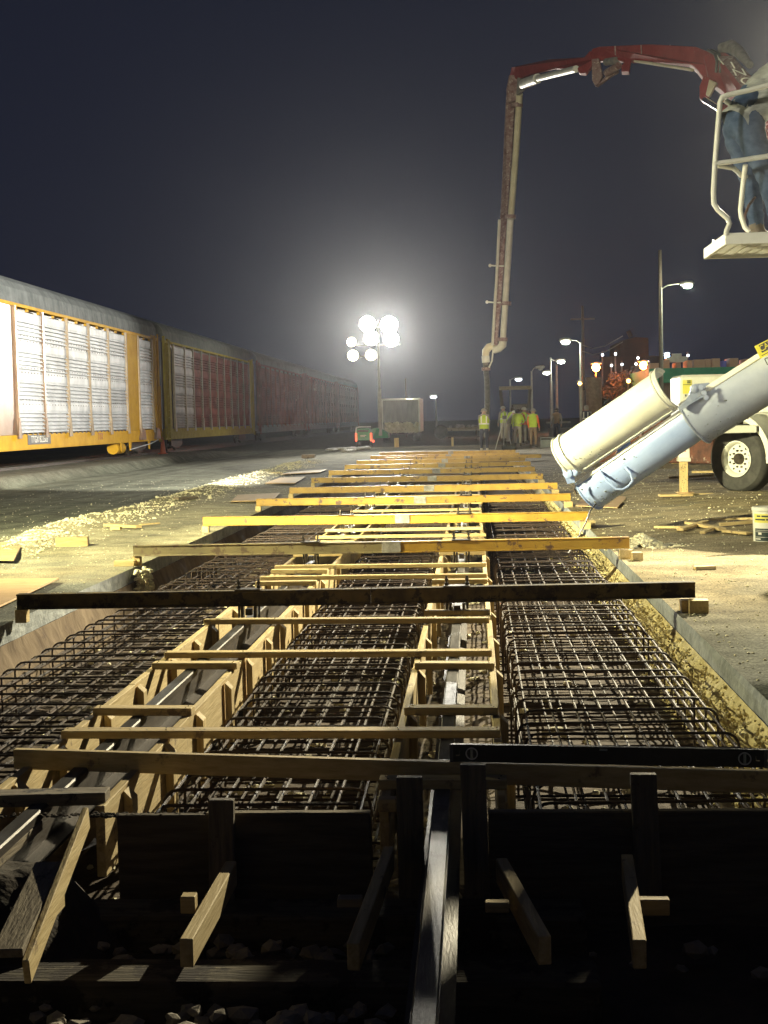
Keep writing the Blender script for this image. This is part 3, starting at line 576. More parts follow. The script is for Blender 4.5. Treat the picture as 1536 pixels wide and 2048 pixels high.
for i in range(3600):
    yv=7.2+rk.random()**1.6*34; x=XR+.05+rk.random()**1.2*6
    mb.rock((x,yv,gh(x,yv)+.002),rk.uniform(.004,.013)*(2.2 if rk.random()<.03 else 1),.7,rk)
for i in range(1500):
    yv=10+rk.random()**1.6*30; x=XL-.05-rk.random()*7
    mb.rock((x,yv,gh(x,yv)+.002),rk.uniform(.004,.013),.7,rk)
tag(mb.build('grit',ROCKP),'fine grit scattered over the pavements','gravel',kind='stuff')
mb=MB()
for i in range(260):
    yv=15.05+rk.gauss(0,.12); mb.rock((XL+.05+rk.random()*.1,yv,-.03-rk.random()*.22),rk.uniform(.01,.035),.8,rk)
tag(mb.build('spilled_rubble',ROCKP),'pale rubble spilled down the left pavement edge at the second beam','rubble',kind='stuff')
# ------------------------------------------------------------------ autorack train
XT=-13.3
def rack_panel(y0,y1,z0,z1,parent,mat,groups=4):
    # ribbed steel screen: profile in X,Z swept along Y
    prof=[]; hgt=z1-z0; gh_=hgt/groups
    for g in range(groups):
        zb=z0+g*gh_; prof.append((0,zb)); 
        for k in range(5):
            z=zb+gh_*.05+k*gh_*.135; prof+=[(0,z),(-.05,z+.012),(-.05,z+.045),(.035,z+.055),(.035,z+gh_*.09),(0,z+gh_*.105)]
        prof+=[(.012,zb+gh_*.76),(.012,zb+gh_*.97)]
    prof.append((0,z1))
    return MB().strip([(XT+.02+a,y0,z) for a,z in prof],(0,y1-y0,0)).build('side_screen',mat,parent)
def bogie(yc,parent):
    mb=MB()
    for dy in (-.9,.9):
        ax=(XT-.35,yc+dy,.3+.42)
        w=MB().lathe([(.0,-.02),(.42,-.02),(.45,.03),(.42,.10),(.36,.10),(.34,.06),(.12,.06),(.11,.16),(.0,.16)],(XT-.5,yc+dy,.3+.42),(1,0,0),28).build('wheel',STEEL,parent,smooth=True)
    mb.prism([(XT-.3,yc-1.25,.55),(XT-.3,yc-1.2,.85),(XT-.3,yc-.4,1.0),(XT-.3,yc+.4,1.0),(XT-.3,yc+1.2,.85),(XT-.3,yc+1.25,.55),(XT-.3,yc+.4,.42),(XT-.3,yc-.4,.42)],(.12,0,0))
    mb.build('bogie_frame',RAIL,parent,bevel=.01)
def autorack(y1,label,bays,style):
    LEN=25.2; y0=y1-LEN
    t=T('autorack_wagon',label,'train car',(XT-1.5,(y0+y1)/2,.3),'covered autorack wagons standing in the train')
    body=YELT if style in(0,) else DKYEL if style==1 else RUST
    roofm=ROOF; zt=5.03; zb=1.27
    # sill
    MB().bb((XT-.12,y0,.82),(XT+.02,y1,1.29)).bb((XT-2.9,y0,.95),(XT-.125,y1,1.2)).build('side_sill',body if style!=2 else GALVD,t,bevel=.01)
    MB().bb((XT-.10,y0+.2,zt),(XT+.035,y1-.2,zt+.10)).build('top_chord',body if style!=2 else RUST,t,bevel=.01)
    # inner dark skin so that the screens are backed
    MB().bb((XT-2.98,y0+.3,1.25),(XT-.14,y1-.3,5.2)).build('inner_shell',STEEL,t)
    # roof, corrugated across
    mb=MB(); n=int(LEN/.16) if style==0 else int(LEN/.3); sec=[]; prof=[]
    for k in range(13):
        a=k/12*PI; prof.append((XT-1.5+1.5*math.cos(a)*(1 if k not in(0,12) else 1),zt+.10+.98*math.sin(a)**.62))
    for j in range(n+1):
        yy=y0+.15+(LEN-.3)*j/n; off=.022 if j%2 else 0
        for (a,z) in prof:
            dv=Vector((a-(XT-1.5),0,z-zt)).normalized()*off; mb.v.append(Vector((a+dv.x,yy,z+dv.z)))
    m_=len(prof)
    for j in range(n):
        for k in range(m_-1): mb.f.append([j*m_+k,j*m_+k+1,(j+1)*m_+k+1,(j+1)*m_+k])
    mb.f.append(list(range(m_))); mb.f.append([n*m_+k for k in range(m_)][::-1])
    mb.build('roof',roofm if style!=1 else M('roof_pale',(.16,.19,.17),(.24,.27,.23),rough=.8,spec=.1,metal=.0,ns=2),t)
    # end doors
    for ye,s_ in ((y0,1),(y1,-1)): MB().bb((XT-2.95,ye+s_*.05,1.2),(XT-.15,ye+s_*.28,5.25)).build('end_door',GALVD,t,bevel=.02)
    first=None
    for (kind,a,b_) in bays:
        if kind=='p' or kind=='r' or kind=='g':
            mt={'p':GALV,'r':RUST,'g':GALVD}[kind]
            rack_panel(y0+a+.07,y0+b_-.07,zb+.06,zt-.12,t,mt)
            if style==0:
                MB().bb((XT-.02,y0+a+.12,zt-.10),(XT+.025,y0+a+.30,zt-.02)).bb((XT-.02,y0+(a+b_)/2-.1,zt-.10),(XT+.025,y0+(a+b_)/2+.1,zt-.02)).bb((XT-.02,y0+b_-.30,zt-.10),(XT+.025,y0+b_-.12,zt-.02)).build('screen_hanger',body,t)
                mb=MB()
                for k in range(8):
                    for zz in (2.18,2.32,3.12,3.26,4.06,4.2): mb.box((XT+.035,y0+a+.25+k*(b_-a-.5)/7,zz),(.012,.045,.035))
                mb.build('rivets',STEEL,t)['kind']='stuff'
        elif kind=='s': MB().bb((XT-.02,y0+a+.05,zb),(XT+.03,y0+b_-.05,zt)).build('solid_panel',BROWNT if (a<10 and style==0) else body,t,bevel=.01)
    posts=sorted(set([round(a,2) for _,a,_b in bays]+[round(b_,2) for *_,b_ in bays]))
    for pz in posts:
        p_=MB(); p_.bb((XT-.02,y0+pz-.055,zb+.0),(XT+.085,y0+pz+.055,zt)); 
        p_.prism([(XT+.0,y0+pz-.16,zb-.02),(XT+.09,y0+pz-.16,zb-.02),(XT+.09,y0+pz-.057,zb+.45),(XT,y0+pz-.057,zb+.45)],(0,.0001,0)) if False else None
        p_.prism([(XT+.087,y0+pz-.17,zb-.1),(XT+.087,y0+pz+.17,zb-.1),(XT+.087,y0+pz+.05,zb+.5),(XT+.087,y0+pz-.05,zb+.5)],(.02,0,0))
        p_.build('side_post',{0:WPOST,1:POLE,2:RUST}[style] if pz>9 or style else BROWNT,t)
    # ladders, grab irons and end posts
    for ye,s_ in ((y0,1),(y1,-1)):
        mb=MB(); ya=ye+s_*.55; yb=ye+s_*.18
        for yy in (ya,yb): mb.tube([(XT+.10,yy,.75),(XT+.10,yy,3.1 if style==0 else 5.0)],.022,6)
        for k in range(8 if style==0 else 14): mb.tube([(XT+.10,ya,.85+.31*k),(XT+.10,yb,.85+.31*k)],.015,6)
        for yy in (ya,yb): mb.tube([(XT,yy,1.0),(XT+.10,yy,1.0)],.015,6).tube([(XT,yy,2.8),(XT+.10,yy,2.8)],.015,6)
        mb.build('ladder',body,t)
        MB().bb((XT-.05,ye+s_*.05,.9),(XT+.06,ye+s_*.16,5.3)).build('corner_post',body,t,bevel=.01)
        MB().bb((XT-.05,ye+s_*.62,.9),(XT+.07,ye+s_*.78,5.2)).bb((XT-.05,ye+s_*.80,1.2),(XT+.035,ye+s_*1.38,5.2)).build('end_column',body,t,bevel=.01)
        bogie(ye+s_*3.2,t)
    MB().bb((XT-1.7,y1,.95),(XT-1.3,y1+.55,1.2)).build('coupler',STEEL,t)
    if style==0:
        tk=MB(); tk.tube([(XT-.25,y1-7.2,.62),(XT-.25,y1-6.0,.62)],.22,14).build('air_tank',YELT,t,smooth=True)
        MB().tube([(XT+.05,y1-5.6,.55),(XT+.05,y1-2.0,.72),(XT+.05,y1-.6,.86)],.02,6).build('brake_rod',GALV,t)
        for yy in (y1-7.0,y1-2.3,y1-5.6): MB().prism([(XT-.02,yy,.85),(XT-.02,yy+.3,.85),(XT-.02,yy+.2,.5),(XT-.02,yy+.1,.5)],(.05,0,0)).build('bracket',YELT,t)
        for yy in (y1-3.6,y1-.9): MB().prism([(XT+.03,yy-.45,.9),(XT+.03,yy+.45,.9),(XT+.03,yy+.3,1.3),(XT+.03,yy-.15,1.36)],(.1,0,0)).build('door_latch_box',BROWNT,t)
        pl=MB().bb((XT+.022,42.55,.97),(XT+.03,44.9,1.26)).build('number_plate',PLATE,t)
        text('number','TTGX 822505',.29,TXTW,pl,frame((XT+.031,43.72,1.115),(0,1,0),(0,0,1)))
        text('owner_mark','TTX',.34,TXTR,t,frame((XT+.024,51.0,1.1),(0,1,0),(0,0,1)),shear=.3)
        text('mark',"XX",.3,TXTR,t,frame((XT+.024,38.3,1.1),(0,1,0),(0,0,1))) if False else None
        mb=MB()
        for k in range(26): 
            a0,b0=(41.8,55.0); yy=a0+(b0-a0)*(k+.5)/26; mb.box((XT+.027,yy,zb+.02),(.02,.16,.05))
        mb.build('drain_slots',STEEL,t)
        MB().bb((XT+.024,57.4,.98),(XT+.03,57.7,1.18)).bb((XT+.024,57.4,.9),(XT+.03,57.7,.96)).build('stencil',STEEL,t)
    return t
WPOST=M('weathered_post',(.28,.21,.14),(.40,.32,.23),rough=.7,spec=.1,metal=.0,ns=3)
b1=[('p',1.4,3.8),('s',3.8,5.85)]+[('p',5.85+2.7*k,8.55+2.7*k) for k in range(5)]+[('s',19.35,21.4),('p',21.4,23.8)]
autorack(61.0,'bright yellow autorack wagon with silver screens, nearest in the train',b1,0)
b2=[('g',1.9,4.4),('g',4.4,6.4)]+[('r',6.4+2.15*k,8.55+2.15*k) for k in range(8)]
autorack(87.3,'second autorack wagon with grey screens first, then rusty ones, behind the yellow wagon',b2,1)
b3=[('r',1.4+2.25*k,3.65+2.25*k) for k in range(10)]
for yy,lab in ((114.4,'third wagon of the train, dull red, behind the rusty one'),(140.8,'fourth wagon of the train, dim red in the haze'),(167.2,'fifth and last visible wagon, almost lost in the haze')): autorack(yy,lab,b3,2)
for xx in (XT-.72,XT-2.16): MB().bb((xx-.035,20,.13),(xx+.035,180,.30)).build('train_rail',RAIL); tag(C.objects[-1],'steel rail %s of the track under the train'%('nearer' if xx>XT-1 else 'farther'),'rail','rails under the train')
# traffic cone
p=gp(326,908,.2); t=T('traffic_cone','tall orange traffic cone at the gap between the first two wagons','traffic cone',p)
MB().lathe([(.15,.03),(.15,.05),(.125,.07),(.04,.88),(.03,.9),(.0,.9)],p,(0,0,1),20).build('cone',ORANGE,t,smooth=True); MB().box(p+Vector((0,0,.015)),(.38,.38,.035)).build('base',ORANGE,t,bevel=.01)
# ------------------------------------------------------------------ lights helper
def spot(name,loc,target,W_,col,size=150,blend=.6,rad=.12,parent=None):
    l=bpy.data.lights.new(name,'SPOT'); l.energy=W_; l.color=col; l.spot_size=R(size); l.spot_blend=blend; l.shadow_soft_size=rad
    o=bpy.data.objects.new(name,l); C.objects.link(o); dv=Vector(target)-Vector(loc)
    q=dv.to_track_quat('-Z','Y'); o.rotation_euler=q.to_euler()
    if parent is not None: o.parent=parent; o.location=Vector(loc)-ORG[parent.name]
    else: o.location=loc
    return o
def pointl(name,loc,W_,col,rad=.1,parent=None):
    l=bpy.data.lights.new(name,'POINT'); l.energy=W_; l.color=col; l.shadow_soft_size=rad
    o=bpy.data.objects.new(name,l); C.objects.link(o)
    if parent is not None: o.parent=parent; o.location=Vector(loc)-ORG[parent.name]
    else: o.location=loc
    return o
# ------------------------------------------------------------------ far light tower
TY=81.
def tower_pt(x,y,Y=TY): return at(x,y,Y)
g0=gp(727,893,0); base=Vector((tower_pt(727,893).x,TY,0)); s_=1/ (F/TY)
lt=T('light_tower','green towed light tower with blazing floodlights on its mast, end of the excavation','light tower',base)
bx0,bx1=tower_pt(712,893).x,tower_pt(744,893).x; bz=lambda y: tower_pt(727,y).z
prof=[(bx0,TY-.5,.35),(bx1,TY-.5,.35),(bx1,TY-.5,bz(868)),(bx1-.12,TY-.5,bz(857)),(bx0+.12,TY-.5,bz(857)),(bx0,TY-.5,bz(868))]
hd=MB().prism(prof,(0,1.9,0)).build('generator_housing',GREEN,lt,bevel=.04)
sx1=tower_pt(776,893).x; MB().prism([(bx1+.005,TY+.2,.45),(sx1,TY+.6,.45),(sx1,TY+.6,bz(868)),(bx1+.3,TY+.2,bz(856)),(bx1+.005,TY+.2,bz(857))],(0,1.5,0)).build('side_housing',GREEN,lt,bevel=.03)
MB().bb((bx0+.14,TY-.51,bz(864)),(bx1-.14,TY-.505,bz(859))).build('rear_grille',BLACK,hd)
MB().tube([(bx0+.05,TY-.55,bz(866)),(bx0+.08,TY-.55,bz(856)),(bx0+.25,TY-.55,bz(853.5)),(bx1,TY-.55,bz(853.5))],.035,6).build('guard_rail',PIPEW,lt)
text('maker_mark','.  .',.1,TXTW,lt,frame(((bx0+bx1)/2,TY-.52,1.0),(1,0,0),(0,0,1))) if False else None
MB().bb((bx0+.3,TY-.515,bz(871)),(bx0+.62,TY-.508,bz(870))).bb((bx0+.3,TY-.515,bz(873.5)),(bx0+.55,TY-.508,bz(872.7))).build('stencil_lines',TXTW,lt)
for x in (bx0+.06,bx1-.0): MB().box((x,TY-.56,bz(874)),(.10,.06,bz(866)-bz(882))).build('red_glow_strip',TAIL,lt,bevel=.01)  # red strips given a glow of their own
p=tower_pt(748,882); MB().lathe([(0,-.03),(.07,-.03),(.07,.02),(0,.02)],p-Vector((0,.55,0)),(0,-1,0),14).build('tail_lamp',TAIL,lt)
for x in (bx0+.1,bx1-.1): MB().lathe([(0,-.1),(.3,-.1),(.33,0),(.3,.1),(0,.1)],(x,TY+.6,.33),(1,0,0),18).build('wheel',RUBBER,lt,smooth=True)
mx=tower_pt(756,700).x; 
MB().tube([(mx,TY+.4,.6),(mx,TY+.4,3.2)],.11,8).tube([(mx,TY+.4,3.1),(mx,TY+.4,bz(640))],.07,8).build('mast',POLE,lt)
MB().bar((tower_pt(700,690).x,TY+.4,bz(690)),(tower_pt(800,690).x,TY+.4,bz(690)),.05,.06).bar((mx-.55,TY+.4,bz(655)),(mx+.6,TY+.4,bz(655)),.05,.06).bar((tower_pt(706,690).x,TY+.4,bz(712)),(tower_pt(745,690).x,TY+.4,bz(712)),.05,.06).build('crossbar',POLE,lt)
k=0
for (x,y,r_,m_,hot) in ((735,648,.46,LAMPH,1),(742,676,.42,LAMPH,1),(778,650,.50,LAMPH,1),(782,678,.44,LAMPH,1),(703,684,.27,LAMPD,0),(706,711,.32,LAMPD,0),(742,710,.32,LAMPD,0)):
    p=tower_pt(x,y)
    dirv=(Vector((0,14,0))-p).normalized(); hsg=MB().lathe([(0,-.28),(.10,-.26),(r_*.95,-.02),(r_*1.05,0),(r_*1.05,.02),(r_*.97,.02)],p,dirv,20).build('lamp_housing',POLE,lt,smooth=True)
    MB().lathe([(0,.022),(r_*.95,.022),(r_*.95,.032),(0,.032)],p,dirv,20).build('lamp_glass',m_,hsg)
    MB().bar((p.x,p.y+.02,p.z),(p.x,TY+.4,p.z),.03,.03).build('lamp_bracket',POLE,lt)
    if hot: spot('floodlight',p+dirv*.06,p+Vector((.15,-1,-.05))*10,26000/4*2.6,(1,.95,.80),56,.7,.25,lt)
# ------------------------------------------------------------------ off-frame light towers, unseen; extra heads added as fill
def work_tower(x,y,z,label,targets,Wt,col,cones=None):
    t=T('work_light_tower',label,'light tower',(x,y,0),'work light towers')
    MB().box((x,y+.0,.55),(1.1,1.6,.8)).build('generator_housing',GREEN,t,bevel=.05)
    MB().tube([(x,y,.9),(x,y,z+.1)],.06,8).build('mast',POLE,t)
    MB().bar((x-.5,y,z),(x+.5,y,z),.05,.06).build('crossbar',POLE,t)
    for dx in (-.6,.6): MB().lathe([(0,-.1),(.3,-.1),(.33,0),(.3,.1),(0,.1)],(x+dx,y,.33),(1,0,0),18).build('wheel',RUBBER,t,smooth=True)
    for k,tg in enumerate(targets):
        p=Vector((x+(-.35 if k%2 else .35),y,z+(.0 if k<2 else .5))); dv=(Vector(tg)-p).normalized(); p=p+dv*.2
        MB().lathe([(0,-.2),(.1,-.18),(.22,0),(.24,.02)],p,dv,16).build('lamp_housing',POLE,t,smooth=True)
        MB().lathe([(0,-.01),(.2,-.01),(.2,.0),(0,.0)],p,dv,16).build('lamp_glass',E_('flood_glass',(1,.96,.8),12),t)
        spot('floodlight',p+dv*.05,tg,Wt[k],col,(112,84,60,42,19,46)[k] if not cones else cones[k],.8,.10,t)
    return t
work_tower(-8.2,12.7,3.7,'yellow-lit work light tower left of the excavation, out of the picture, with added fill heads',[(0.5,21,0),(-9.5,27,0),(3,14.5,3.6),(2.0,9.2,-.1),(-1.2,68,1.6),(5.5,27,.3)],[6400,10500,1700,4600,24000,27000],(1,.93,.54))  # main head inferred from shadows; the other heads are added fill
work_tower(-6.5,2.5,4.6,'work light tower behind the camera on the left, aimed at the trucks',[(3.3,13.8,4.1),(2.6,42,7.2)],[5000,16000],(1,.94,.72),(31,26))
# ------------------------------------------------------------------ pump truck (right, behind)
pt=T('pump_truck','white concrete pump truck with big front tyre, at the right edge','truck',(5,26,.136))
wc=at(1472,918,25.4); nrm=Vector((-.74,-.67,0)).normalized(); tdir=Vector((0.67,-.74,0)).normalized()
def big_wheel(c,n,par,r=.565,w=.40):
    ty=MB().lathe([(.30,-w+.04),(r-.06,-w+.02),(r-.015,-w+.06),(r,-w+.1),(r,-.10),(r-.015,-.05),(r-.07,-.0),(.33,.0),(.30,-.03)],c,n,56,closed=True).build('tyre',RUBBER,par,smooth=True)
    g_=MB()
    for k in (.12,.19,.26,.33): 
        g_.lathe([(r+.002,-k-.012),(r+.003,-k),(r+.002,-k+.012)],c,n,56)
    rm=MB().lathe([(.0,-.16),(.235,-.16),(.25,-.13),(.27,-.035),(.305,-.005),(.315,.005),(.30,.012),(.275,-.01),(.255,-.10),(.20,-.11),(.0,-.11)],c,n,48).build('rim',WHITE,par,smooth=True)
    hb=MB().lathe([(0,-.12),(.095,-.12),(.095,-.05),(.07,-.02),(.0,-.02)],c,n,24).build('hub',STEEL,rm,smooth=True)
    x=n.orthogonal().normalized(); y_=n.cross(x)
    nb=MB()
    for k in range(10):
        a=2*PI*k/10; q=c+(x*math.cos(a)+y_*math.sin(a))*.145; nb.tube([q-n*.11,q-n*.075],.017,6)
    nb.build('wheel_nuts',STEEL,rm)
    hl=MB()
    for k in range(10):
        a=2*PI*(k+.5)/10; q=c+(x*math.cos(a)+y_*math.sin(a))*.215; hl.tube([q-n*.105,q-n*.1005],.02,8)
    hl.build('hand_holes',BLACK,rm)
    return ty
big_wheel(wc,nrm,pt,r=.60)
big_wheel(wc-nrm*2.1,-nrm,pt,r=.60)
MB().bar(wc-nrm*.35,wc-nrm*1.9,.16,.16).build('axle',STEEL,pt)
big_wheel(wc+tdir*1.6,nrm,pt,r=.60)
# fender arc
zup=Vector((0,0,1)); fo=MB(); n_=16; r0,r1=.70,.80
for a0,a1 in [(R(-5),R(150))]:
    for k in range(n_+1):
        a=a0+(a1-a0)*k/n_; dv=tdir*math.cos(a)+zup*math.sin(a)
        for off in (.10,-.45):
            fo.v.append(wc+dv*r0+nrm*off); fo.v.append(wc+dv*(r1 if k<9 else r0+.03)+nrm*off)
    for k in range(n_):
        a=k*4; b_=a+4
        fo.f+= [[a,a+1,b_+1,b_],[a+1,a+3,b_+3,b_+1],[a+3,a+2,b_+2,b_+3],[a+2,a,b_,b_+2]]
fo.build('fender',WHITE,pt,smooth=True)
MB().lathe([(.66,-.44),(.69,-.44),(.69,.09),(.66,.09)],wc,nrm,40,closed=True).build('mudguard_liner',BLACK,pt) if False else None
# body behind the wheel
bd=MB(); c0=wc-nrm*.30
bd.prism([c0+tdir*-1.25+zup*.78,c0+tdir*1.0+zup*.80,c0+tdir*1.0+zup*1.35,c0+tdir*-.35+zup*1.25,c0+tdir*-1.15+zup*.95],-nrm*1.5).build('deck_body',WHITE,pt,bevel=.02)
MB().prism([c0+tdir*-3.6+zup*-.1,c0+tdir*-.75+zup*-.1,c0+tdir*-.75+zup*.68,c0+tdir*-3.6+zup*.68],-nrm*.9).build('valve_bay',M('valve_bay',(.05,.02,.015),(.14,.05,.03),rough=.6,ns=6,spot=((.35,.3,.25),8,.62)),pt,bevel=.02)
MB().bar(c0+tdir*-3.7-zup*.16,c0+tdir*-.7-zup*.16,.1,.08).build('side_bar',STEEL,pt)
for k in range(4): MB().bar(c0+nrm*.03+tdir*(-3.0+.55*k)-zup*.08,c0+nrm*.03+tdir*(-2.9+.55*k)+zup*.55,.06,.05).build('hydraulic_pipe',REDD,pt)
MB().bb((wc.x+.75,wc.y-.9,.35),(wc.x+1.8,wc.y-.3,1.0)).build('fuel_tank',HOSE,pt,bevel=.05)
# control cabinet
ca_=[at(1361,832,29.5),at(1361,750,29.5),at(1536,760,29.5)]; cz0=ca_[0].z-.2; cz1=ca_[1].z
cb=MB().bb((ca_[0].x,29.5,cz0),(ca_[2].x+.6,31,cz1)).build('control_cabinet',WHITE,pt,bevel=.05)
def onface(x,y,x2,y2,Y,m,nm,par,dy=.012): 
    a=at(x,y,Y); b_=at(x2,y2,Y); return MB().bb((a.x,Y-dy,b_.z),(b_.x,Y-dy+.006,a.z)).build(nm,m,par)
l1=onface(1365,760,1384,787,29.5,LABY,'warning_label',cb); onface(1374,761,1381,763,29.48,LABK,'label_line',l1); onface(1374,764.5,1381,766.5,29.48,LABK,'label_line',l1); onface(1366,769,1383,769.6,29.48,LABK,'label_line',l1)
onface(1370,789,1372.5,793,29.5,LABK,'label_mark',cb)
# rest of the truck off to the right
MB().bb((6.4,25.5,.9),(9.0,36,1.4)).build('chassis',WHITE,pt,bevel=.03)
MB().prism([(6.6,29.5,1.4),(8.6,29.5,1.4),(8.3,30,3.2),(7,30,3.2)],(0,2.2,0)).build('turret_pedestal',REDP,pt,bevel=.04)
# outrigger
og=T('outrigger_leg','white outrigger leg with red and white chevrons, standing on a timber post','outrigger',gp(1378,985,.1))
OY=gp(1378,988,.12).y
def opt(x,y,Y=None): return at(x,y,Y or OY)
a=opt(1357,905);b_=opt(1379,1000)
MB().bb((a.x,OY-.1,opt(1370,921).z),(b_.x,OY+.12,opt(1370,870).z)).build('sleeve',WHITE,og,bevel=.012)
MB().bb((opt(1355,0).x-.0,OY-.12,opt(1370,922).z),(opt(1381,0).x,OY+.14,opt(1370,912).z)).build('foot_collar',WHITE,og,bevel=.012) if False else MB().bb((a.x-.015,OY-.115,opt(1370,923).z),(b_.x+.015,OY+.135,opt(1370,915).z)).build('foot_collar',WHITE,og,bevel=.01)
z0_,z1_=opt(1370,903).z,opt(1370,872).z; xw=b_.x-a.x
MB().prism([(a.x+.01,OY-.104,z0_),(a.x+.12,OY-.104,z0_),(a.x+.01,OY-.104,z0_+.11)],(0,.004,0)).prism([(b_.x-.01,OY-.104,z1_-.14),(b_.x-.01,OY-.104,z1_-.02),(b_.x-.10,OY-.104,z1_-.02),(b_.x-.12,OY-.104,z1_-.05)],(0,.004,0)).build('red_chevron',REDW,og)
MB().bb((a.x,OY-.1,opt(1370,868).z),(a.x+1.3,OY+.1,opt(1370,853).z)).build('outrigger_arm',WHITE,og,bevel=.01)
po=T('cribbing_post','pale timber post under the outrigger leg, full of nail holes','timber post',(a.x+.1,OY,.13))
MB().bb((a.x+.02,OY-.07,opt(1370,984).z),(b_.x-.03,OY+.09,opt(1370,923).z-.002)).build('post',W['z'],po,bevel=.004)
mb=MB(); 
for k in range(26): mb.box((a.x+.03+rr.random()*(xw-.07),OY-.0715,opt(1370,984).z+.03+rr.random()*.45),(.008,.003,.012))
mb.build('nail_holes',BLACK,po)
pz=opt(1370,984).z
MB().bb((a.x-.03,OY-.16,pz-.018),(b_.x+.06,OY+.2,pz-.002)).build('foot_pad',PLY); tag(C.objects[-1],'thin plywood pad right under the pale cribbing post','pad')
gz=gh(a.x,OY)+.012
MB().bb((a.x-.36,OY-.34,gz),(b_.x+.02,OY-.06,pz-.02)).build('cribbing_timber',W['x'],bevel=.006); tag(C.objects[-1],'thick front timber of the pad beneath the outrigger post','timber')
MB().bb((a.x-.1,OY-.05,gz),(b_.x+.42,OY+.2,pz-.03)).build('cribbing_timber',W['x'],bevel=.006); tag(C.objects[-1],'rear timber of the pad, sticking out right behind the outrigger post','timber')
# ------------------------------------------------------------------ pump boom
bo=T('pump_boom','red folding concrete pump boom arching over the site, hose hanging at its tip','pump boom',(7,27,0))
def seg(nm,pts,mat,thick,par=bo,bev=.02):
    # polygon outline given as (px,py,Y) loop, extruded in depth
    vs_=[at(*p) for p in pts]; return MB().prism(vs_,Vector((.05,thick,0))).build(nm,mat,par,bevel=bev)
s1=seg('boom_section',[(1470,118,33.5),(1560,215,30),(1640,300,27),(1640,420,27),(1560,370,30),(1520,310,31.5),(1495,262,32.2),(1455,190,33.5),(1418,160,34.2),(1408,112,34.5),(1424,104,34.3),(1445,102,34)],REDP,.45)
seg('side_plate',[(1436,113,33.6),(1462,111,33.4),(1540,205,30.3),(1522,222,30.6)],REDD,.02,s1,0)
ga=at(1429,110,33.9); gb=at(1460,143,33.2); MB().bar(ga-Vector((0,.06,0)),gb-Vector((0,.06,0)),.02,.05).build('white_stripe',TXTW,s1)
ta=at(1455,128,33.5); tb=at(1512,198,31.2); v_=(tb-ta)
for ch,px_,py_,yy_ in (('I',1466,131,33.0),('N',1479,145,32.5),('C',1493,163,32.0)):
    q=at(px_,py_,yy_-.6); mw_=Matrix(((1.75,-.55,0,q.x),(0,0,-1,q.y),(0,1.0,0,q.z),(0,0,0,1))); text('boom_letter',ch,.21,TXTW,s1,mw_)
seg('boom_section',[(1180,108,41),(1185,97,41),(1200,93,40.8),(1300,88,37.5),(1392,93,35),(1420,104,34.3),(1425,130,34.3),(1418,170,34.4),(1395,140,34.9),(1380,128,35.2),(1330,121,36.5),(1262,120,38.8),(1258,144,39),(1243,144,39.5),(1243,131,39.5),(1250,121,39.2),(1235,119,39.6),(1200,119,40.6),(1184,122,41)],REDP,.38)
for yy,xa_ in ((92,1230),(90,1282),(90,1340),(93,1375)):
    MB().bar(at(xa_,yy,38.),at(xa_+1,yy+18,38.),.03,.03).build('weld_strap',REDD,bo)
seg('link_arm',[(1183,118,40.6),(1198,116,40.6),(1205,150,40.6),(1200,165,40.6),(1190,172,40.6),(1184,160,40.6)],REDD,.2)
seg('link_arm',[(1200,165,40.5),(1212,150,40.4),(1235,137,40),(1237,143,40),(1222,152,40.2),(1192,174,40.5)],REDD,.15)
MB().tube([at(1213,146,40.2),at(1238,131,39.6)],.10,10).build('hinge_cylinder',REDD,bo,smooth=True)
MB().tube([at(1212,124,40.0),at(1232,121,39.6)],.10,10).build('hinge_drum',HOSE,bo,smooth=True)
seg('boom_section',[(1023,134,50),(1100,118,46),(1168,114,41.8),(1180,100,41),(1190,118,41),(1180,137,41.2),(1172,147,41.6),(1158,146,41.8),(1155,138,42),(1110,135,45),(1060,147,48),(1030,157,50),(1018,158,50.6)],REDP,.30)
MB().tube([at(1152,138,42),at(1075,157,47)],.10,10).tube([at(1075,157,47),at(1046,168,49)],.16,10).build('hydraulic_cylinder',PIPEW,bo,smooth=True)
seg('elbow_plate',[(1018,150,50),(1032,150,50),(1040,170,50),(1036,200,50.3),(1014,205,50.6),(1012,180,50.5)],REDD,.3)
seg('elbow_plate',[(1035,152,49.6),(1056,152,49.2),(1060,163,49.2),(1046,180,49.6),(1032,190,50)],HOSE,.2)
seg('boom_section',[(1012,190,50.6),(1030,190,50.6),(1026,260,51.5),(1021,340,52.5),(1013,440,54),(1007,540,55.2),(1000,620,56.2),(994,690,57),(986,690,57),(990,620,56.2),(996,540,55.2),(1000,440,54),(1006,320,52.5),(1009,250,51.5)],REDD,.28)
# pale rod put in as the lit left edge of the last section
MB().tube([at(999,440,53.8),at(993,560,55.2),at(989,620,56),at(985,690,56.8)],.055,8).build('lit_edge_strip',PIPEW,bo)
MB().tube([at(1039,188,50.2),at(1033,290,51.6),at(1022,432,53.6)],.115,12).build('delivery_pipe',PIPEP,bo,smooth=True)
MB().tube([at(1021,436,53.6),at(1014,550,55),at(1006,677,56.6)],.12,12).build('delivery_pipe',PIPEW,bo,smooth=True)
for (x,y,Y) in ((1021,434,53.6),(1034,211,50.5),(1012,607,55.7),(1005,679,56.6)): MB().lathe([(.15,-.07),(.20,-.07),(.20,.07),(.15,.07)],at(x,y,Y),(0.02,0,1),14,closed=True).build('pipe_coupling',REDD,bo)
MB().tube([at(1006,680,56.6),at(1005,690,56.7),at(998,697,56.8),at(988,700,56.9)],[.155,.16,.15,.14],12).build('pipe_elbow',PIPEW,bo,smooth=True)
MB().tube([at(988,690,56.9),at(978,694,57),at(972,702,57),at(971,712,57)],[.13,.15,.15,.14],12).build('pipe_elbow',PIPEP,bo,smooth=True)
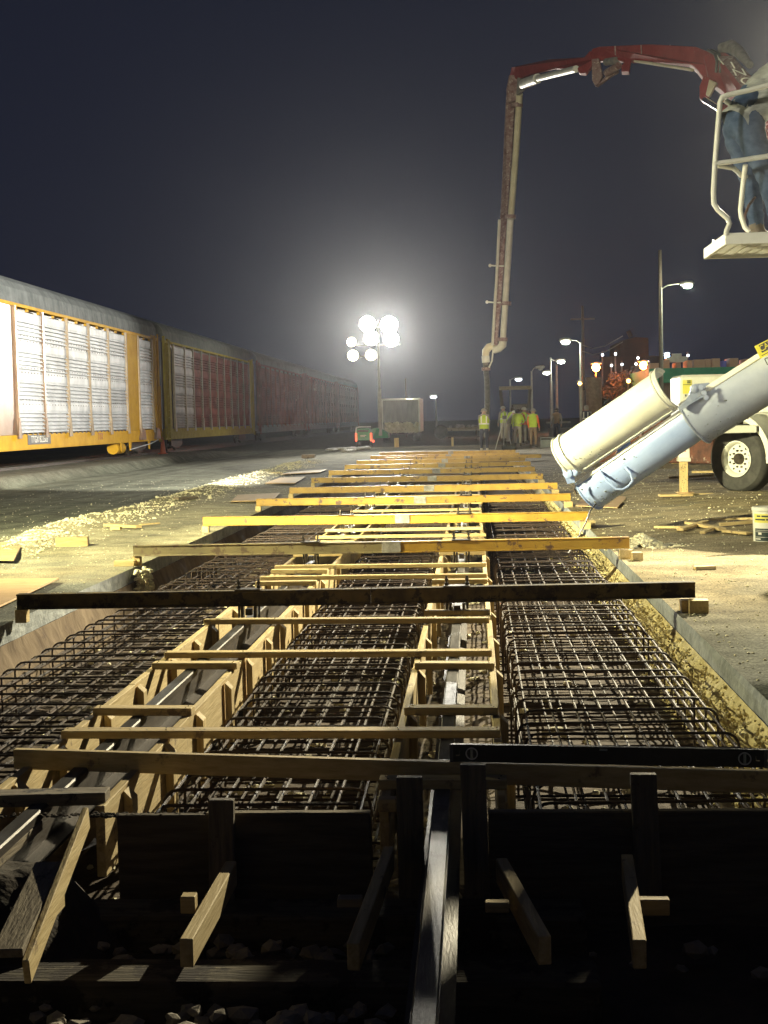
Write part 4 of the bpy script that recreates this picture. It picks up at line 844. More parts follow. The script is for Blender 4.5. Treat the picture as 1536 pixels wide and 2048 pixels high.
MB().tube([at(971,712,57),at(972,725,57)],.16,12).build('hose_coupling',PIPEW,bo,smooth=True)
MB().tube([at(971,725,57),at(974,760,59),at(975,800,61),at(973,850,63),at(971,872,63.5)],.115,12).build('end_hose',HOSE,bo,smooth=True)
MB().lathe([(.11,-.06),(.17,-.06),(.17,.06),(.11,.06)],at(972,738,57),(0,0,1),14,closed=True).build('hose_clamp',REDD,bo)
MB().tube([at(986,700,56.7),at(984,722,56.8),at(978,735,56.9)],.03,6).build('safety_cable',PIPEW,bo)
for (x,y,Y) in ((995,532,55),(989,605,56)):
    MB().tube([at(x+14,y,Y),at(x,y,Y),at(x-12,y-1,Y)],.03,6).lathe([(0,-.05),(.06,-.05),(.06,.05),(0,.05)],at(x-15,y-1,Y),(0,1,0),10).build('hose_hook',PIPEW,bo)
seg('hinge_plate',[(1399,172,34.4),(1408,150,34.3),(1432,160,33.9),(1415,200,34),(1407,204,34.1),(1399,196,34.3)],REDP,.25)
seg('hinge_gusset',[(1418,158,33.8),(1433,165,33.6),(1418,194,33.8),(1411,190,33.9)],PIPEP,.12)
MB().tube([at(1410,200,33.9),at(1447,222,32.8)],.07,10).build('piston_rod',CHROME,bo,smooth=True)
MB().tube([at(1446,222,32.7),at(1560,290,29.5)],.15,14).build('boom_cylinder',REDP,bo,smooth=True)
MB().tube([at(1440,96,34),at(1462,93,33.8),at(1478,104,33.4),at(1500,130,32.4)],[.10,.15,.13,.08],10).build('pipe_bend',HOSE,bo,smooth=True)
# boom leads back to the turret off-frame
MB().bar(at(1625,355,27),(7.7,30.6,3.3),.4,.5).build('boom_root',REDP,bo,bevel=.03)
MB().tube([at(1270,122,38.6),at(1385,140,35)],.04,6).build('return_hose',PIPEP,bo)
for k in range(2):
    MB().tube([at(1416+8*k,100,34.1-.1*k),at(1430+8*k,108,33.8),at(1434+8*k,122,33.6),at(1432+8*k,145,33.7)],.035,6).build('hydraulic_hose',BLACK,bo)
# ------------------------------------------------------------------ mixer truck with chutes and platform
mt=T('mixer_truck','white concrete mixer truck rear with pouring chutes and raised platform, right','truck',(4.5,14.5,.05))
def trough(nm,a,b_,r,open_dir,mat,par,arc=200,th=.012,rim=True,nseg=22,lip=.02):
    # half-pipe from a to b ; open_dir = direction the trough opens
    a,b_=Vector(a),Vector(b_); t=(b_-a).normalized(); od=Vector(open_dir); od=(od-t*od.dot(t)).normalized(); sd=t.cross(od)
    mb=MB(); L_=(b_-a).length; n=nseg; rings=[]
    st=[(0,r)]+[(L_,r)]
    h=R(arc)/2
    for z,rad in st:
        for rr_ in (rad,rad-th):
            for k in range(n+1):
                an=-h+2*h*k/n; mb.v.append(a+t*z+(-od*math.cos(an)+sd*math.sin(an))*rr_)
    m=n+1
    for k in range(n):
        mb.f+=[[k,k+1,2*m+k+1,2*m+k],[m+k,3*m+k,3*m+k+1,m+k+1],[k,m+k,m+k+1,k+1],[2*m+k,2*m+k+1,3*m+k+1,3*m+k]]
    mb.f+=[[0,2*m,3*m,m],[n,m+n,3*m+n,2*m+n]]
    o=mb.build(nm,mat,par,smooth=True)
    # rims at both ends
    for z in ((0,L_) if rim else ()):
        rb=MB(); pts=[]
        for k in range(n+1):
            an=-h+2*h*k/n; pts.append(a+t*z+(-od*math.cos(an)+sd*math.sin(an))*(r+.006))
        rb.tube(pts,.014,6).build('rim_band',mat,o,smooth=True)
    return o
DYC=3.3
def atc(x,y,Y): return at(x,y,Y+DYC)
# lower chute: convex underside turned to the camera
CA=atc(1178,980,15.5); CB=atc(1402,826,14.7); tdr=(CB-CA).normalized()
opn=Vector((-.35,.62,.72)); r_=.335
ch=T('tmp','x','x') if False else None
lc=trough('lower_chute',CA,CB,.275,opn,BLUEP,mt,arc=175)
UA=atc(1388,834,14.75); UB=atc(1640,676,14.1)
uc=trough('upper_chute',UA,UB,.36,opn,GREYP,mt,arc=175)
# chute edge rails
def edges(a,b_,r,od,mat,par,w=.03,h=.05,which=(1,-1)):
    t=(b_-a).normalized(); od=Vector(od); od=(od-t*od.dot(t)).normalized(); sd=t.cross(od)
    for s in which: MB().bar(a+sd*s*r*1.0,b_+sd*s*r*1.0,w,h,up=od).build('edge_rail',mat,par,bevel=.004)
    return t,od,sd
t1,o1,s1_=edges(CA,CB,.28,opn,WHITE,lc); edges(UA,UB,.365,opn,WHITE,uc,.04,.07)
# stiffener rings and joint
for fr in (.0,.03,.09): trough('joint_ring',CB+t1*(fr-.12),CB+t1*(fr-.09),.288,opn,GREYP if fr<.05 else BLUEP,lc,arc=172,rim=False)
# folded-back chute lying above
FA=atc(1133,914,15.3); FB=atc(1334,779,14.6); fo_=trough('folding_chute',FA,FB,.262,Vector((.15,.85,-.5)),WHITE,mt,arc=205)
t2=(FB-FA).normalized(); odf=Vector((.15,.85,-.5)); odf=(odf-t2*odf.dot(t2)).normalized(); sdf=t2.cross(odf)
for s in (1,-1): MB().bar(FA+sdf*s*.266+odf*.05,FB+sdf*s*.266+odf*.05,.03,.05,up=odf).build('edge_rail',WHITE,fo_,bevel=.004)
trough('end_band',FA-t2*.005,FA+t2*.10,.275,odf,WHITE,fo_,arc=205)
trough('end_band',FB-t2*.04,FB+t2*.03,.275,odf,WHITE,fo_,arc=205)
# hinge plates, hooks, handle
hp=atc(1128,940,14.35)
MB().prism([atc(1122,935,15.18),atc(1135,925,15.18),atc(1172,906,15.18),atc(1176,918,15.18),atc(1148,945,15.18),atc(1150,965,15.18),atc(1135,968,15.18)],(0,.03,0)).build('hinge_plate',BLUEP,lc,bevel=.003)
for (x,y,rad) in ((1136,947,.06),(1148,944,.05)): MB().lathe([(0,-.03),(rad,-.03),(rad,.02),(rad*.6,.03),(0,.03)],atc(x,y,15.10),(-.3,-1,0),18).build('hinge_drum',BLUEP,lc,smooth=True)
MB().prism([atc(1232,892,15.33),atc(1258,876,15.38),atc(1262,886,15.38),atc(1248,908,15.33),atc(1236,905,15.28)],(0,.02,0)).build('latch_plate',BLUEP,lc,bevel=.003)
hpts=[atc(1234,906,15.23),atc(1240,918,15.08),atc(1252,935,14.93),atc(1262,948,14.88),atc(1265,962,14.88),atc(1257,972,14.88),atc(1246,979,14.88),atc(1232,978,14.88),atc(1215,964,14.93),atc(1206,952,14.98),atc(1200,940,15.13)]
MB().tube(hpts,.017,8).build('handle_loop',BLUEP,lc,smooth=True)
MB().prism([atc(1378,790,14.35),atc(1382,775,14.35),atc(1392,768,14.35),atc(1418,765,14.35),atc(1424,772,14.35),atc(1412,792,14.25),atc(1385,806,14.25),atc(1360,822,14.25),atc(1356,815,14.35),atc(1372,800,14.35)],(0,.04,0)).build('pivot_plate',GREYP,uc,bevel=.004)
MB().lathe([(0,-.03),(.055,-.03),(.055,.03),(.03,.05),(0,.05)],atc(1390,777,14.22),(0,-1,0),18).build('pivot_bolt',GREYP,uc,smooth=True)
for (x,y) in ((1408,786),(1402,775),(1412,795)): MB().lathe([(0,-.02),(.03,-.02),(.03,.02),(0,.02)],atc(x,y,14.15),(0,-1,0),10).build('bolt_head',GREYP,uc,smooth=True)
MB().prism([atc(1466,737,14.55),atc(1476,733,14.55),atc(1484,738,14.55),atc(1480,748,14.55),atc(1488,756,14.55),atc(1478,752,14.55)],(0,.03,0)).build('latch_bracket',GREYP,uc,bevel=.003)
MB().tube([atc(1430,780,14.45),atc(1438,786,14.35),atc(1470,788,14.35),atc(1510,792,14.55),atc(1560,775,14.75)],.006,6).build('restraint_cable',STEEL,uc)
MB().tube([atc(1478,756,14.45),atc(1510,770,14.55),atc(1570,790,14.75)],.005,6).build('restraint_cable',STEEL,uc)
MB().tube([atc(1510,797,14.45),atc(1536,786,14.55),atc(1580,770,14.75)],.035,10).build('chute_strut',WHITE,mt,smooth=True)
# caution sticker on the upper chute edge
tu=(UB-UA).normalized(); 
q0=atc(1508,716,15.2); q1=atc(1600,668,15.5); dv=(q1-q0).normalized(); upn=Vector((-.45,-.35,.82)); fr_=frame(q0+dv*.26+Vector((0,-.30,0)),dv,upn)
st=MB(); 
mw=frame(atc(1548,688,13.9),dv,Vector((-dv.z,0,dv.x)))
def quad(mw,w,h,z=0): return [mw@Vector((-w/2,-h/2,z)),mw@Vector((w/2,-h/2,z)),mw@Vector((w/2,h/2,z)),mw@Vector((-w/2,h/2,z))]
nv=(mw.to_3x3()@Vector((0,0,1)))
sk=MB().prism(quad(mw,.50,.16),nv*-.004).build('caution_sticker',YSTK,uc)
bl=MB().prism([v+nv*.003 for v in quad(mw@Matrix.Translation((.01,.02,0)),.42,.095)],nv*.003).build('sticker_band',PLATE,sk,bevel=.0)
text('sticker_text','CAUTION',.098,YSTK,sk,mw@Matrix.Translation((.01,.02,.008)),ext=.001)
MB().prism([v+nv*.003 for v in quad(mw@Matrix.Translation((0,-.055,0)),.44,.008)],nv*.002).build('sticker_line',PLATE,sk)
text('chute_lettering','DO NOT',.12,PLATE,uc,mw@Matrix.Translation((.02,-.145,.01)),ext=.001)
def splat(a,b_,r_,od,n,par,seed,f0,f1,h):
    rs=random.Random(seed); t=(b_-a).normalized(); od=Vector(od); od=(od-t*od.dot(t)).normalized(); sd=t.cross(od); mb=MB(); L_=(b_-a).length
    for k in range(n):
        z=L_*(f0+(f1-f0)*rs.random()**1.6); an=rs.gauss(0,h); p=a+t*z+(-od*math.cos(an)+sd*math.sin(an))*(r_+.001)
        mb.rock(p,rs.uniform(.003,.011)*(2 if rs.random()<.1 else 1),.6,rs)
    mb.build('dried_concrete',CURB,par)['kind']='stuff'
splat(CA,CB,.275,opn,150,lc,1,0,.5,.7); splat(FA,FB,.262,odf,90,fo_,2,0,.35,.9); splat(UA,UB,.36,opn,80,uc,3,0,.4,.8)
# rope hanging from the chute lip
MB().tube([at(1192,1008,17.6),at(1180,1022,17.3),at(1172,1045,16.8),at(1160,1068,16.3),at(1146,1092,15.7),at(1136,1108,15.2)],.008,6).build('tie_wire',STEEL); tag(C.objects[-1],'thin wire hanging from the chute lip down to the second beam','wire')
MB().tube([atc(1151,965,15.08),atc(1150,978,15.08),atc(1153,988,15.08)],[.012,.018,.006],6).build('chain_end',CHROME,lc)
# platform
PY=12.95
def pp(x,y,Y=PY): return at(x,y,Y)
x0=pp(1450,468).x; zt=pp(1452,466).z; zb=pp(1452,489).z
pf=MB(); pf.bb((x0,PY,zb),(4.2,PY+.03,zt)).bb((x0,PY+.031,zb),(x0+.03,PY+1.15,zt)).bb((x0,PY+1.151,zb),(4.2,PY+1.18,zt)).bb((x0+.9,PY+.031,zb),(x0+.94,PY+1.15,zt-.03)); plat=pf.build('platform_frame',WHITE,mt,bevel=.004)
gr=MB()
for k in range(24): gr.bb((x0+.031,PY+.04+k*.046,zt-.075),(4.1,PY+.052+k*.046,zt-.045))
for k in range(18): gr.bb((x0+.05+k*.1,PY+.035,zt-.078),(x0+.062+k*.1,PY+1.145,zt-.05)) if k%1==0 else None
gr.build('platform_grating',WHITE,plat)
MB().prism([(x0+.25,PY+.2,zb-.02),(x0+1.9,PY+.2,zb-.02),(x0+1.9,PY+1.0,zb-.02),(x0+.25,PY+1.0,zb-.02)],(0,0,.03)).build('checker_plate',PIPEP,plat) if False else None
rl=MB(); RR=.023
rl.tube([pp(1452,470),pp(1453,462),pp(1459,447),pp(1455,437),pp(1436,420),pp(1428,408),pp(1427,385),pp(1430,328),pp(1437,240),pp(1440,205),pp(1444,195),pp(1455,190),pp(1500,180),pp(1545,168),pp(1640,150)],RR,10)
rl.tube([pp(1426,328),pp(1470,322),pp(1545,311),pp(1640,298)],RR,10)
rl.build('guard_rail',WHITE,mt,smooth=True)
MB().tube([pp(1499,463,13.1),pp(1490,455,13.1),pp(1483,435,13.1),pp(1481,420,13.1),pp(1486,370,13.1),pp(1491,330,13.0)],RR,10).build('rail_post',WHITE,mt,smooth=True)
MB().tube([pp(1434,331,13.0),pp(1466,336,13.1),pp(1475,343,13.3),pp(1482,351,13.5),pp(1505,354,13.6)],.022,8).build('rail_brace',WHITE,mt,smooth=True)
MB().tube([pp(1446,198),pp(1462,208,13.6),pp(1500,226,14.4)],.024,8).tube([at(1500,226,14.4),at(1640,215,14.4)],.024,8).build('rear_rail',WHITE,mt,smooth=True)
MB().tube([pp(1510,395,13.3),pp(1498,410,13.2),pp(1490,430,13.2),pp(1489,450,13.2),pp(1493,466,13.2)],.012,6).build('air_hose',REDD,mt)
MB().bb((x0+.1,PY+1.25,zt-.05),(x0+.26,PY+1.32,zt+.1)).bb((x0+.36,PY+1.25,zt-.05),(x0+.55,PY+1.32,zt+.09)).build('work_lamp_box',CHROME,plat,bevel=.01)
# mixer body off frame
MB().lathe([(0,-.1),(.55,-.1),(.6,0),(1.15,1.6),(1.2,3.2),(.8,4.6),(.5,5.2),(0,5.2)],(4.6,15.4,2.9),(1,0,-.22),36).build('drum',WHITE,mt,smooth=True)
MB().bb((3.6,14.4,.75),(11,16.2,1.05)).build('chassis',STEEL,mt,bevel=.02)
for yy in (14.3,16.2): MB().bar((4.3,yy,1.05),(4.3,yy,3.0),.14,.14).build('drum_stand',WHITE,mt)
MB().bar((4.15,13.0,3.0),(4.15,16.2,3.0),.1,.1).build('stand_beam',WHITE,mt)
MB().prism([(3.7,14.8,2.1),(4.5,14.8,2.1),(4.7,14.8,2.9),(3.5,14.8,2.9)],(0,1.2,0)).build('hopper',WHITE,mt,bevel=.02)
for xx in (5.6,7.0):
    for yy,nn in ((14.1,(0,-1,0)),(16.5,(0,1,0))): big_wheel(Vector((xx,yy,.62)),Vector(nn),mt,r=.52,w=.5)
# ------------------------------------------------------------------ bucket at the right edge
p=gp(1523,1090,0); bk=T('bucket','white plastic bucket with yellow and dark printed label, cut off by the right edge','bucket',(p.x+.08,p.y+.17,0))
bc=Vector((p.x+.10,p.y+.17,.012)); MB().lathe([(0,0),(.155,0),(.165,.36),(.175,.37),(.175,.40),(.165,.41),(0,.41)],bc,(0,0,1),36).build('pail',WHITE,bk,smooth=True)
def wrap(r0,r1,z0,z1,a0,a1,m,nm,par):
    mb=MB(); n=12
    for k in range(n+1):
        a=a0+(a1-a0)*k/n
        for r_,z in ((r0,z0),(r1,z1)): mb.v.append(bc+Vector((r_*math.cos(a),r_*math.sin(a),z)))
    for k in range(n): mb.f.append([2*k,2*k+2,2*k+3,2*k+1])
    return mb.build(nm,m,par,smooth=True)
lb2=wrap(.1645,.1675,.235,.335,R(200),R(330),LABY,'label',bk); wrap(.1625,.1655,.03,.17,R(205),R(330),LABK,'label',bk)
for k,(z0,z1,a0,a1) in enumerate(((.30,.318,215,232),(.30,.318,236,262),(.262,.28,207,250),(.262,.28,254,275))): wrap(.168,.1685,z0,z1,R(a0),R(a1),LABK,'label_line',lb2)
for k,(z0,z1,a0,a1) in enumerate(((.148,.153,208,300),(.10,.125,222,236),(.045,.058,208,232),(.07,.075,208,300),(.13,.134,208,280))): wrap(.166,.1668,z0,z1,R(a0),R(a1),TXTW,'label_line',bk)
# ------------------------------------------------------------------ people
def person(label,px_foot,Yd,height,face,cols,pose=None,loc=None,head=None,vest=None,lean=0,group='workers in hi-vis on site',det=1,fat=1):
    base=gp(*px_foot,0) if loc is None else Vector(loc)
    if loc is None: base=Vector((at(px_foot[0],px_foot[1],Yd).x,Yd,max(0,at(px_foot[0],px_foot[1],Yd).z)))
    J=dict(hip=(0,0,.93),spine=(0,.0,1.12),chest=(0,.0,1.34),neck=(0,.01,1.49),head=(0,.03,1.60),top=(0,.03,1.69),nose=(0,.125,1.59),
      ls=(-.18,0,1.41),le=(-.25,.0,1.13),lw=(-.24,.10,.92),lh=(-.235,.13,.84),rs=(.18,0,1.41),re=(.25,.0,1.13),rw=(.24,.10,.92),rh=(.235,.13,.84),
      lp=(-.095,0,.88),lk=(-.11,.02,.48),la=(-.11,0,.09),lt=(-.125,.16,.035),rp=(.095,0,.88),rk=(.11,.02,.48),ra=(.11,0,.09),rt=(.125,.16,.035))
    J={k:Vector(v) for k,v in J.items()}
    if lean:
        for k in ('spine','chest','neck','head','top','nose','ls','rs','le','re','lw','rw','lh','rh'):
            f_=1 if k!='spine' else .6
            v=J[k]-J['hip']; J[k]=J['hip']+Matrix.Rotation(-lean*f_,3,'X')@v
        for s in 'lr': # arms hang or reach
            sh=J[s+'s']; L1=.28; J[s+'e']=sh+Vector((0,.08,-.27)); J[s+'w']=J[s+'e']+Vector((0,.14,-.2)); J[s+'h']=J[s+'w']+Vector((0,.05,-.06))
    if pose: 
        for k,v in pose.items(): J[k]=Vector(v)
    sc=height/1.72; rot=Matrix.Rotation(face,3,'Z')
    names=list(J); 
    rad=dict(hip=.155,spine=.145,chest=.165,neck=.06,head=.10,top=.075,nose=.016,ls=.075,le=.05,lw=.034,lh=.036,lp=.10,lk=.068,la=.048,lt=.036)
    for k in ('lp','lk','la','lt','hip'): rad[k]*=(fat if k!='hip' else 1+(fat-1)*.4)
    for k in ('s','e','w','h','p','k','a','t'): rad['r'+k]=rad['l'+k]
    eds=[('hip','spine'),('spine','chest'),('chest','neck'),('neck','head'),('head','top'),('head','nose'),('chest','ls'),('ls','le'),('le','lw'),('lw','lh'),('chest','rs'),('rs','re'),('re','rw'),('rw','rh'),('hip','lp'),('lp','lk'),('lk','la'),('la','lt'),('hip','rp'),('rp','rk'),('rk','ra'),('ra','rt')]
    for s,sg in (('l',-1),('r',1)):
        h_=J[s+'h']; dv=(J[s+'h']-J[s+'w']).normalized()
        for q,(ox,ln) in enumerate(((-.028,.055),(-.010,.065),(.010,.062),(.028,.048))):
            a=h_+Vector((0,ox,0))+dv*.035; b2=a+dv*ln+Vector((-sg*.02,0,0)); J['%sf%da'%(s,q)]=a; J['%sf%db'%(s,q)]=b2; rad['%sf%da'%(s,q)]=.011; rad['%sf%db'%(s,q)]=.008; eds+=[(s+'h','%sf%da'%(s,q)),('%sf%da'%(s,q),'%sf%db'%(s,q))]
        J[s+'th']=h_+dv*.02+Vector((-sg*.02,.05,0)); rad[s+'th']=.011; eds.append((s+'w',s+'th'))
    names=list(J); idx={k:i for i,k in enumerate(names)}
    me=bpy.data.meshes.new('p'); me.from_pydata([rot@(J[k]*sc) for k in names],[(idx[a],idx[b]) for a,b in eds],[])
    o=bpy.data.objects.new('p',me); C.objects.link(o)
    sm=o.modifiers.new('s','SKIN'); sm.use_smooth_shade=True; ss=o.modifiers.new('b','SUBSURF'); ss.levels=det; ss.render_levels=det
    lay=me.skin_vertices[0]
    for k in names:
        r_=rad[k]*sc; rx=r_*(1.12 if k in('hip','chest','spine') else 1); ry=r_*(.78 if k in('hip','chest','spine') else 1)
        lay.data[idx[k]].radius=(rx,ry) ; lay.data[idx[k]].use_root=(k=='hip')
    dg=bpy.context.evaluated_depsgraph_get(); m2=bpy.data.meshes.new_from_object(o.evaluated_get(dg)); C.objects.unlink(o); bpy.data.objects.remove(o)
    m2.materials.clear(); mats=[cols['top'],cols['leg'],SKIN,cols.get('boot',BOOT),cols.get('sleeve',cols['top'])]
    for m_ in mats: m2.materials.append(m_)
    reg=[]
    for a,b in eds:
        if a=='hip' and b=='spine' and fat>1: g=1
        elif a in('hip','spine','chest') and b in('spine','chest','ls','rs'): g=0
        elif (a,b) in(('chest','neck'),): g=0
        elif a in('neck','head'): g=2
        elif b in('le','re'): g=4
        elif b in('lw','rw'): g=4
        elif a in('lw','rw','lh','rh') or 'f' in a: g=2
        elif b in('lp','rp','lk','rk'): g=1
        elif b in('la','ra'): g=1
        else: g=3
        reg.append((rot@(J[a]*sc),rot@(J[b]*sc),g))
    for p in m2.polygons:
        c=p.center; best=9;gg=0
        for a,b,g in reg:
            ab=b-a; t_=max(0,min(1,(c-a).dot(ab)/max(ab.length_squared,1e-9))); dd=(c-(a+ab*t_)).length
            if dd<best: best=dd; gg=g
        if gg==1 and c.z<.16*sc: gg=3
        p.material_index=gg; p.use_smooth=True
    if fat>1:
        for v in m2.vertices:
            q=v.co; a_=mn_.noise(Vector((q.x*7,q.y*7,q.z*14)))*.013+mn_.noise(Vector((q.x*16,q.y*16,q.z*34)))*.009
            if q.z>.16*sc: v.co=q+v.normal*a_
    t=T('person',label,'person',base,group)
    m2.name='body'; bo_=bpy.data.objects.new('body',m2); C.objects.link(bo_); bo_.parent=t; ORG[bo_.name]=Vector(base)
    g=lambda k,off=(0,0,0): Vector(base)+rot@((J[k]+Vector(off))*sc)
    hd=g('head'); hu=(g('top')-g('head')).normalized(); fw=(g('nose')-g('head')).normalized(); rt_=fw.cross(hu)
    for s in (-1,1):
        e=hd+rt_*s*.036*sc+fw*.088*sc+hu*.01; MB().lathe([(0,-.012),(.009,-.008),(.012,0),(.009,.008),(0,.012)],e,hu,8).build('eye',HELM,t,smooth=True)
        MB().lathe([(0,-.03),(.018,-.02),(.022,0),(.018,.02),(0,.03)],hd+rt_*s*.098*sc,hu,8).build('ear',SKIN,t,smooth=True)
    MB().bar(hd+fw*.09*sc-hu*.045-rt_*.022,hd+fw*.09*sc-hu*.045+rt_*.022,.012,.008).build('mouth',M('lips',(.3,.12,.1),bump=0) if 'lips' not in bpy.data.materials else bpy.data.materials['lips'],t)
    if head=='helmet' or head=='cap' or head=='hair' or head=='hood':
        mm={'helmet':HELM,'cap':CAPG,'hair':HAIRM,'hood':CAPG}[head]; rr_=.118*sc if head!='hair' else .109*sc
        hb=MB().lathe([(rr_*1.02,0),(rr_,.03*sc),(rr_*.9,.07*sc),(rr_*.6,.105*sc),(rr_*.25,.12*sc),(0,.122*sc)],hd+hu*.012*sc+hu*.0,hu,18)
        if head in('helmet','cap'): hb.lathe([(0,0),(rr_*1.2,-.004),(rr_*1.2,.006),(0,.012)],hd+hu*.015*sc+fw*.05*sc,hu,18)
        if head in('hair','hood'): hb.lathe([(rr_*.85,-.09*sc),(rr_*1.0,-.03*sc),(rr_*1.02,.02*sc)],hd-fw*.02*sc,hu,16)
        hb.build({'helmet':'hard_hat','cap':'cap','hair':'hair','hood':'hood'}[head],mm,t,smooth=True)
    if vest:
        vm,tape=vest; up_=(g('neck')-g('hip')).normalized(); c0=g('hip')+up_*.0; x_=(g('rs')-g('ls')).normalized(); f2=up_.cross(x_)*-1; Lh=(g('neck')-g('hip')).length
        mb=MB(); ringz=[(-.02,.185,.135),(.15,.18,.14),(.35,.195,.15),(.62,.215,.155),(.80,.20,.14),(.90,.12,.10),(.96,.075,.08)]; n=20
        if fat>1:
            ringz=[(-.10,.185,.145)]+ringz[1:]; n=48; rz=[]
            for (a0,a1) in zip(ringz,ringz[1:]):
                for q_ in range(5): rz.append(tuple(a0[i_]+(a1[i_]-a0[i_])*q_/5 for i_ in range(3)))
            ringz=rz+[ringz[-1]]
        for fr,rx,ry in ringz:
            if fat>1:
                for k in range(n):
                    a=2*PI*k/n; f_=1+.06*mn_.noise(Vector((math.cos(a)*2.5,math.sin(a)*2.5,fr*9)))+.035*mn_.noise(Vector((math.cos(a)*6,math.sin(a)*6,fr*22))); mb.v.append(c0+up_*Lh*(fr+.02*math.sin(3*a))+(x_*math.cos(a)*rx*f_+f2*math.sin(a)*ry*f_)*sc)
                continue
            for k in range(n): a=2*PI*k/n; mb.v.append(c0+up_*Lh*fr+(x_*math.cos(a)*rx+f2*math.sin(a)*ry)*sc)
        for j in range(len(ringz)-1):
            for k in range(n): mb.f.append([j*n+k,j*n+(k+1)%n,(j+1)*n+(k+1)%n,(j+1)*n+k])
        vo=mb.build('vest',vm,t,smooth=True)
        if tape:
            mb=MB(); 
            for fr,rx,ry in ((.28,.195,.152),):
                for k in range(n):
                    a=2*PI*k/n; 
                    for dz in (0,.055): mb.v.append(c0+up_*(Lh*fr+dz)+(x_*math.cos(a)*(rx+.006)+f2*math.sin(a)*(ry+.006))*sc)
                for k in range(n): mb.f.append([2*k,2*((k+1)%n),2*((k+1)%n)+1,2*k+1])
            for s in (-1,1):
                for ff in (1,-1): mb.bar(c0+up_*Lh*.32+(x_*s*.10+f2*ff*.155)*sc,c0+up_*Lh*.86+(x_*s*.10+f2*ff*.135)*sc,.05,.012,up=f2)
            mb.build('reflective_tape',REFL,vo)
    return t
person('worker seen from behind in yellow vest with pale tape, navy trousers, standing alone',(969,905),61.5,1.86,R(-3),dict(top=GREYC,leg=NAVY,boot=BOOTL),head='cap',vest=(HIVIS,True),lean=.06)
person('worker in white hard hat bending over at the left of the group',(1016,890),70,1.72,R(-75),dict(top=GREYC,leg=PALEC),head='helmet',lean=.45)
person('worker in lime shirt and pale baggy trousers, centre of the group',(1036,893),69.5,1.80,R(-10),dict(top=HIVIS,leg=PALEC),head='hair',vest=(HIVIS,False),pose=dict(re=(.30,.0,1.14),rw=(.22,-.12,1.05),rh=(.16,-.18,1.02)))
person('worker with dark hair half hidden behind the lime-shirted worker',(1027,886),73.5,1.8,R(5),dict(top=HIVIS,leg=NAVY),head='hair',vest=(HIVIS,True))
person('worker in orange shirt and yellow vest standing behind, centre right of the group',(1055,888),71.5,1.74,R(20),dict(top=HIVO,leg=TANC),head='cap',vest=(HIVO,False))
person('worker with orange sleeves, lime vest and tan trousers, right of the group',(1067,897),67.5,1.84,R(-25),dict(top=HIVIS,leg=TANC,sleeve=HIVO),head='cap',vest=(HIVIS,False))
person('worker in orange vest standing between the lime shirt and the orange sleeves',(1048,890),70.5,1.82,R(-60),dict(top=HIVIS,leg=GREYC),head='helmet',vest=(HIVO,True))
person('worker with grey cap and yellow vest at the back of the group, left side',(1008,884),75,1.84,R(30),dict(top=GREYC,leg=PALEC),head='cap',vest=(HIVIS,True))
person('worker in open pale vest over a brown shirt, apart to the right',(1114,886),75,1.78,R(170),dict(top=TANC,leg=NAVY,sleeve=GREYC),head='hair',vest=None)
person('worker in dark jacket with bright reflective bands, behind the white chute',(1174,884),76,1.9,R(160),dict(top=NAVY,leg=NAVY,sleeve=GREYC),head='hood',vest=(NAVY,True))
# open vest panels for the apart worker
# man on the platform
fz=zt-.045; hipp=at(1500,238,13.45); hs=(hipp.z-fz)/.93
sc_=hs; 
fx=at(1529,440,13.45).x
man=person('man in jeans and grey jacket bending over the rail on the mixer platform',None,None,1.72*sc_,R(-78),dict(top=JACK,leg=JEAN,boot=BOOT),head='hair',vest=(JACK,False),fat=1.22,
  loc=(fx,13.5,fz),group=None,det=3,
  pose=dict(hip=(0,-.20/sc_,.93),spine=(0,-.10,1.10),chest=(0,.14,1.29),neck=(0,.30,1.38),head=(0,.40,1.44),top=(0,.47,1.50),nose=(0,.47,1.36),
    ls=(-.17,.16,1.33),le=(-.26,.30,1.08),lw=(-.24,.50,.98),lh=(-.22,.56,.96),rs=(.17,.16,1.33),re=(.26,.30,1.08),rw=(.24,.50,.98),rh=(.22,.56,.96),
    lp=(-.10,-.18,.88),lk=(-.12,-.04,.48),la=(-.12,0,.09),lt=(-.13,.17,.035),rp=(.10,-.18,.88),rk=(.14,-.02,.48),ra=(.15,.06,.09),rt=(.17,.22,.035)))
# ------------------------------------------------------------------ things beyond the excavation
# stake
p=at(905,892,77); MB().bb((p.x-.06,77,0),(p.x+.06,77.1,at(905,875,77).z)).build('marker_stake',W['z'],bevel=.01); tag(C.objects[-1],'short pale marker stake standing at the far end of the excavation','stake')
p=at(793,893,77.5); MB().bb((p.x-.12,77.5,0),(p.x+.12,77.8,at(793,876,77.5).z)).build('marker_stake',W['z'],bevel=.01); tag(C.objects[-1],'pale wooden stake just right of the green light tower','stake')
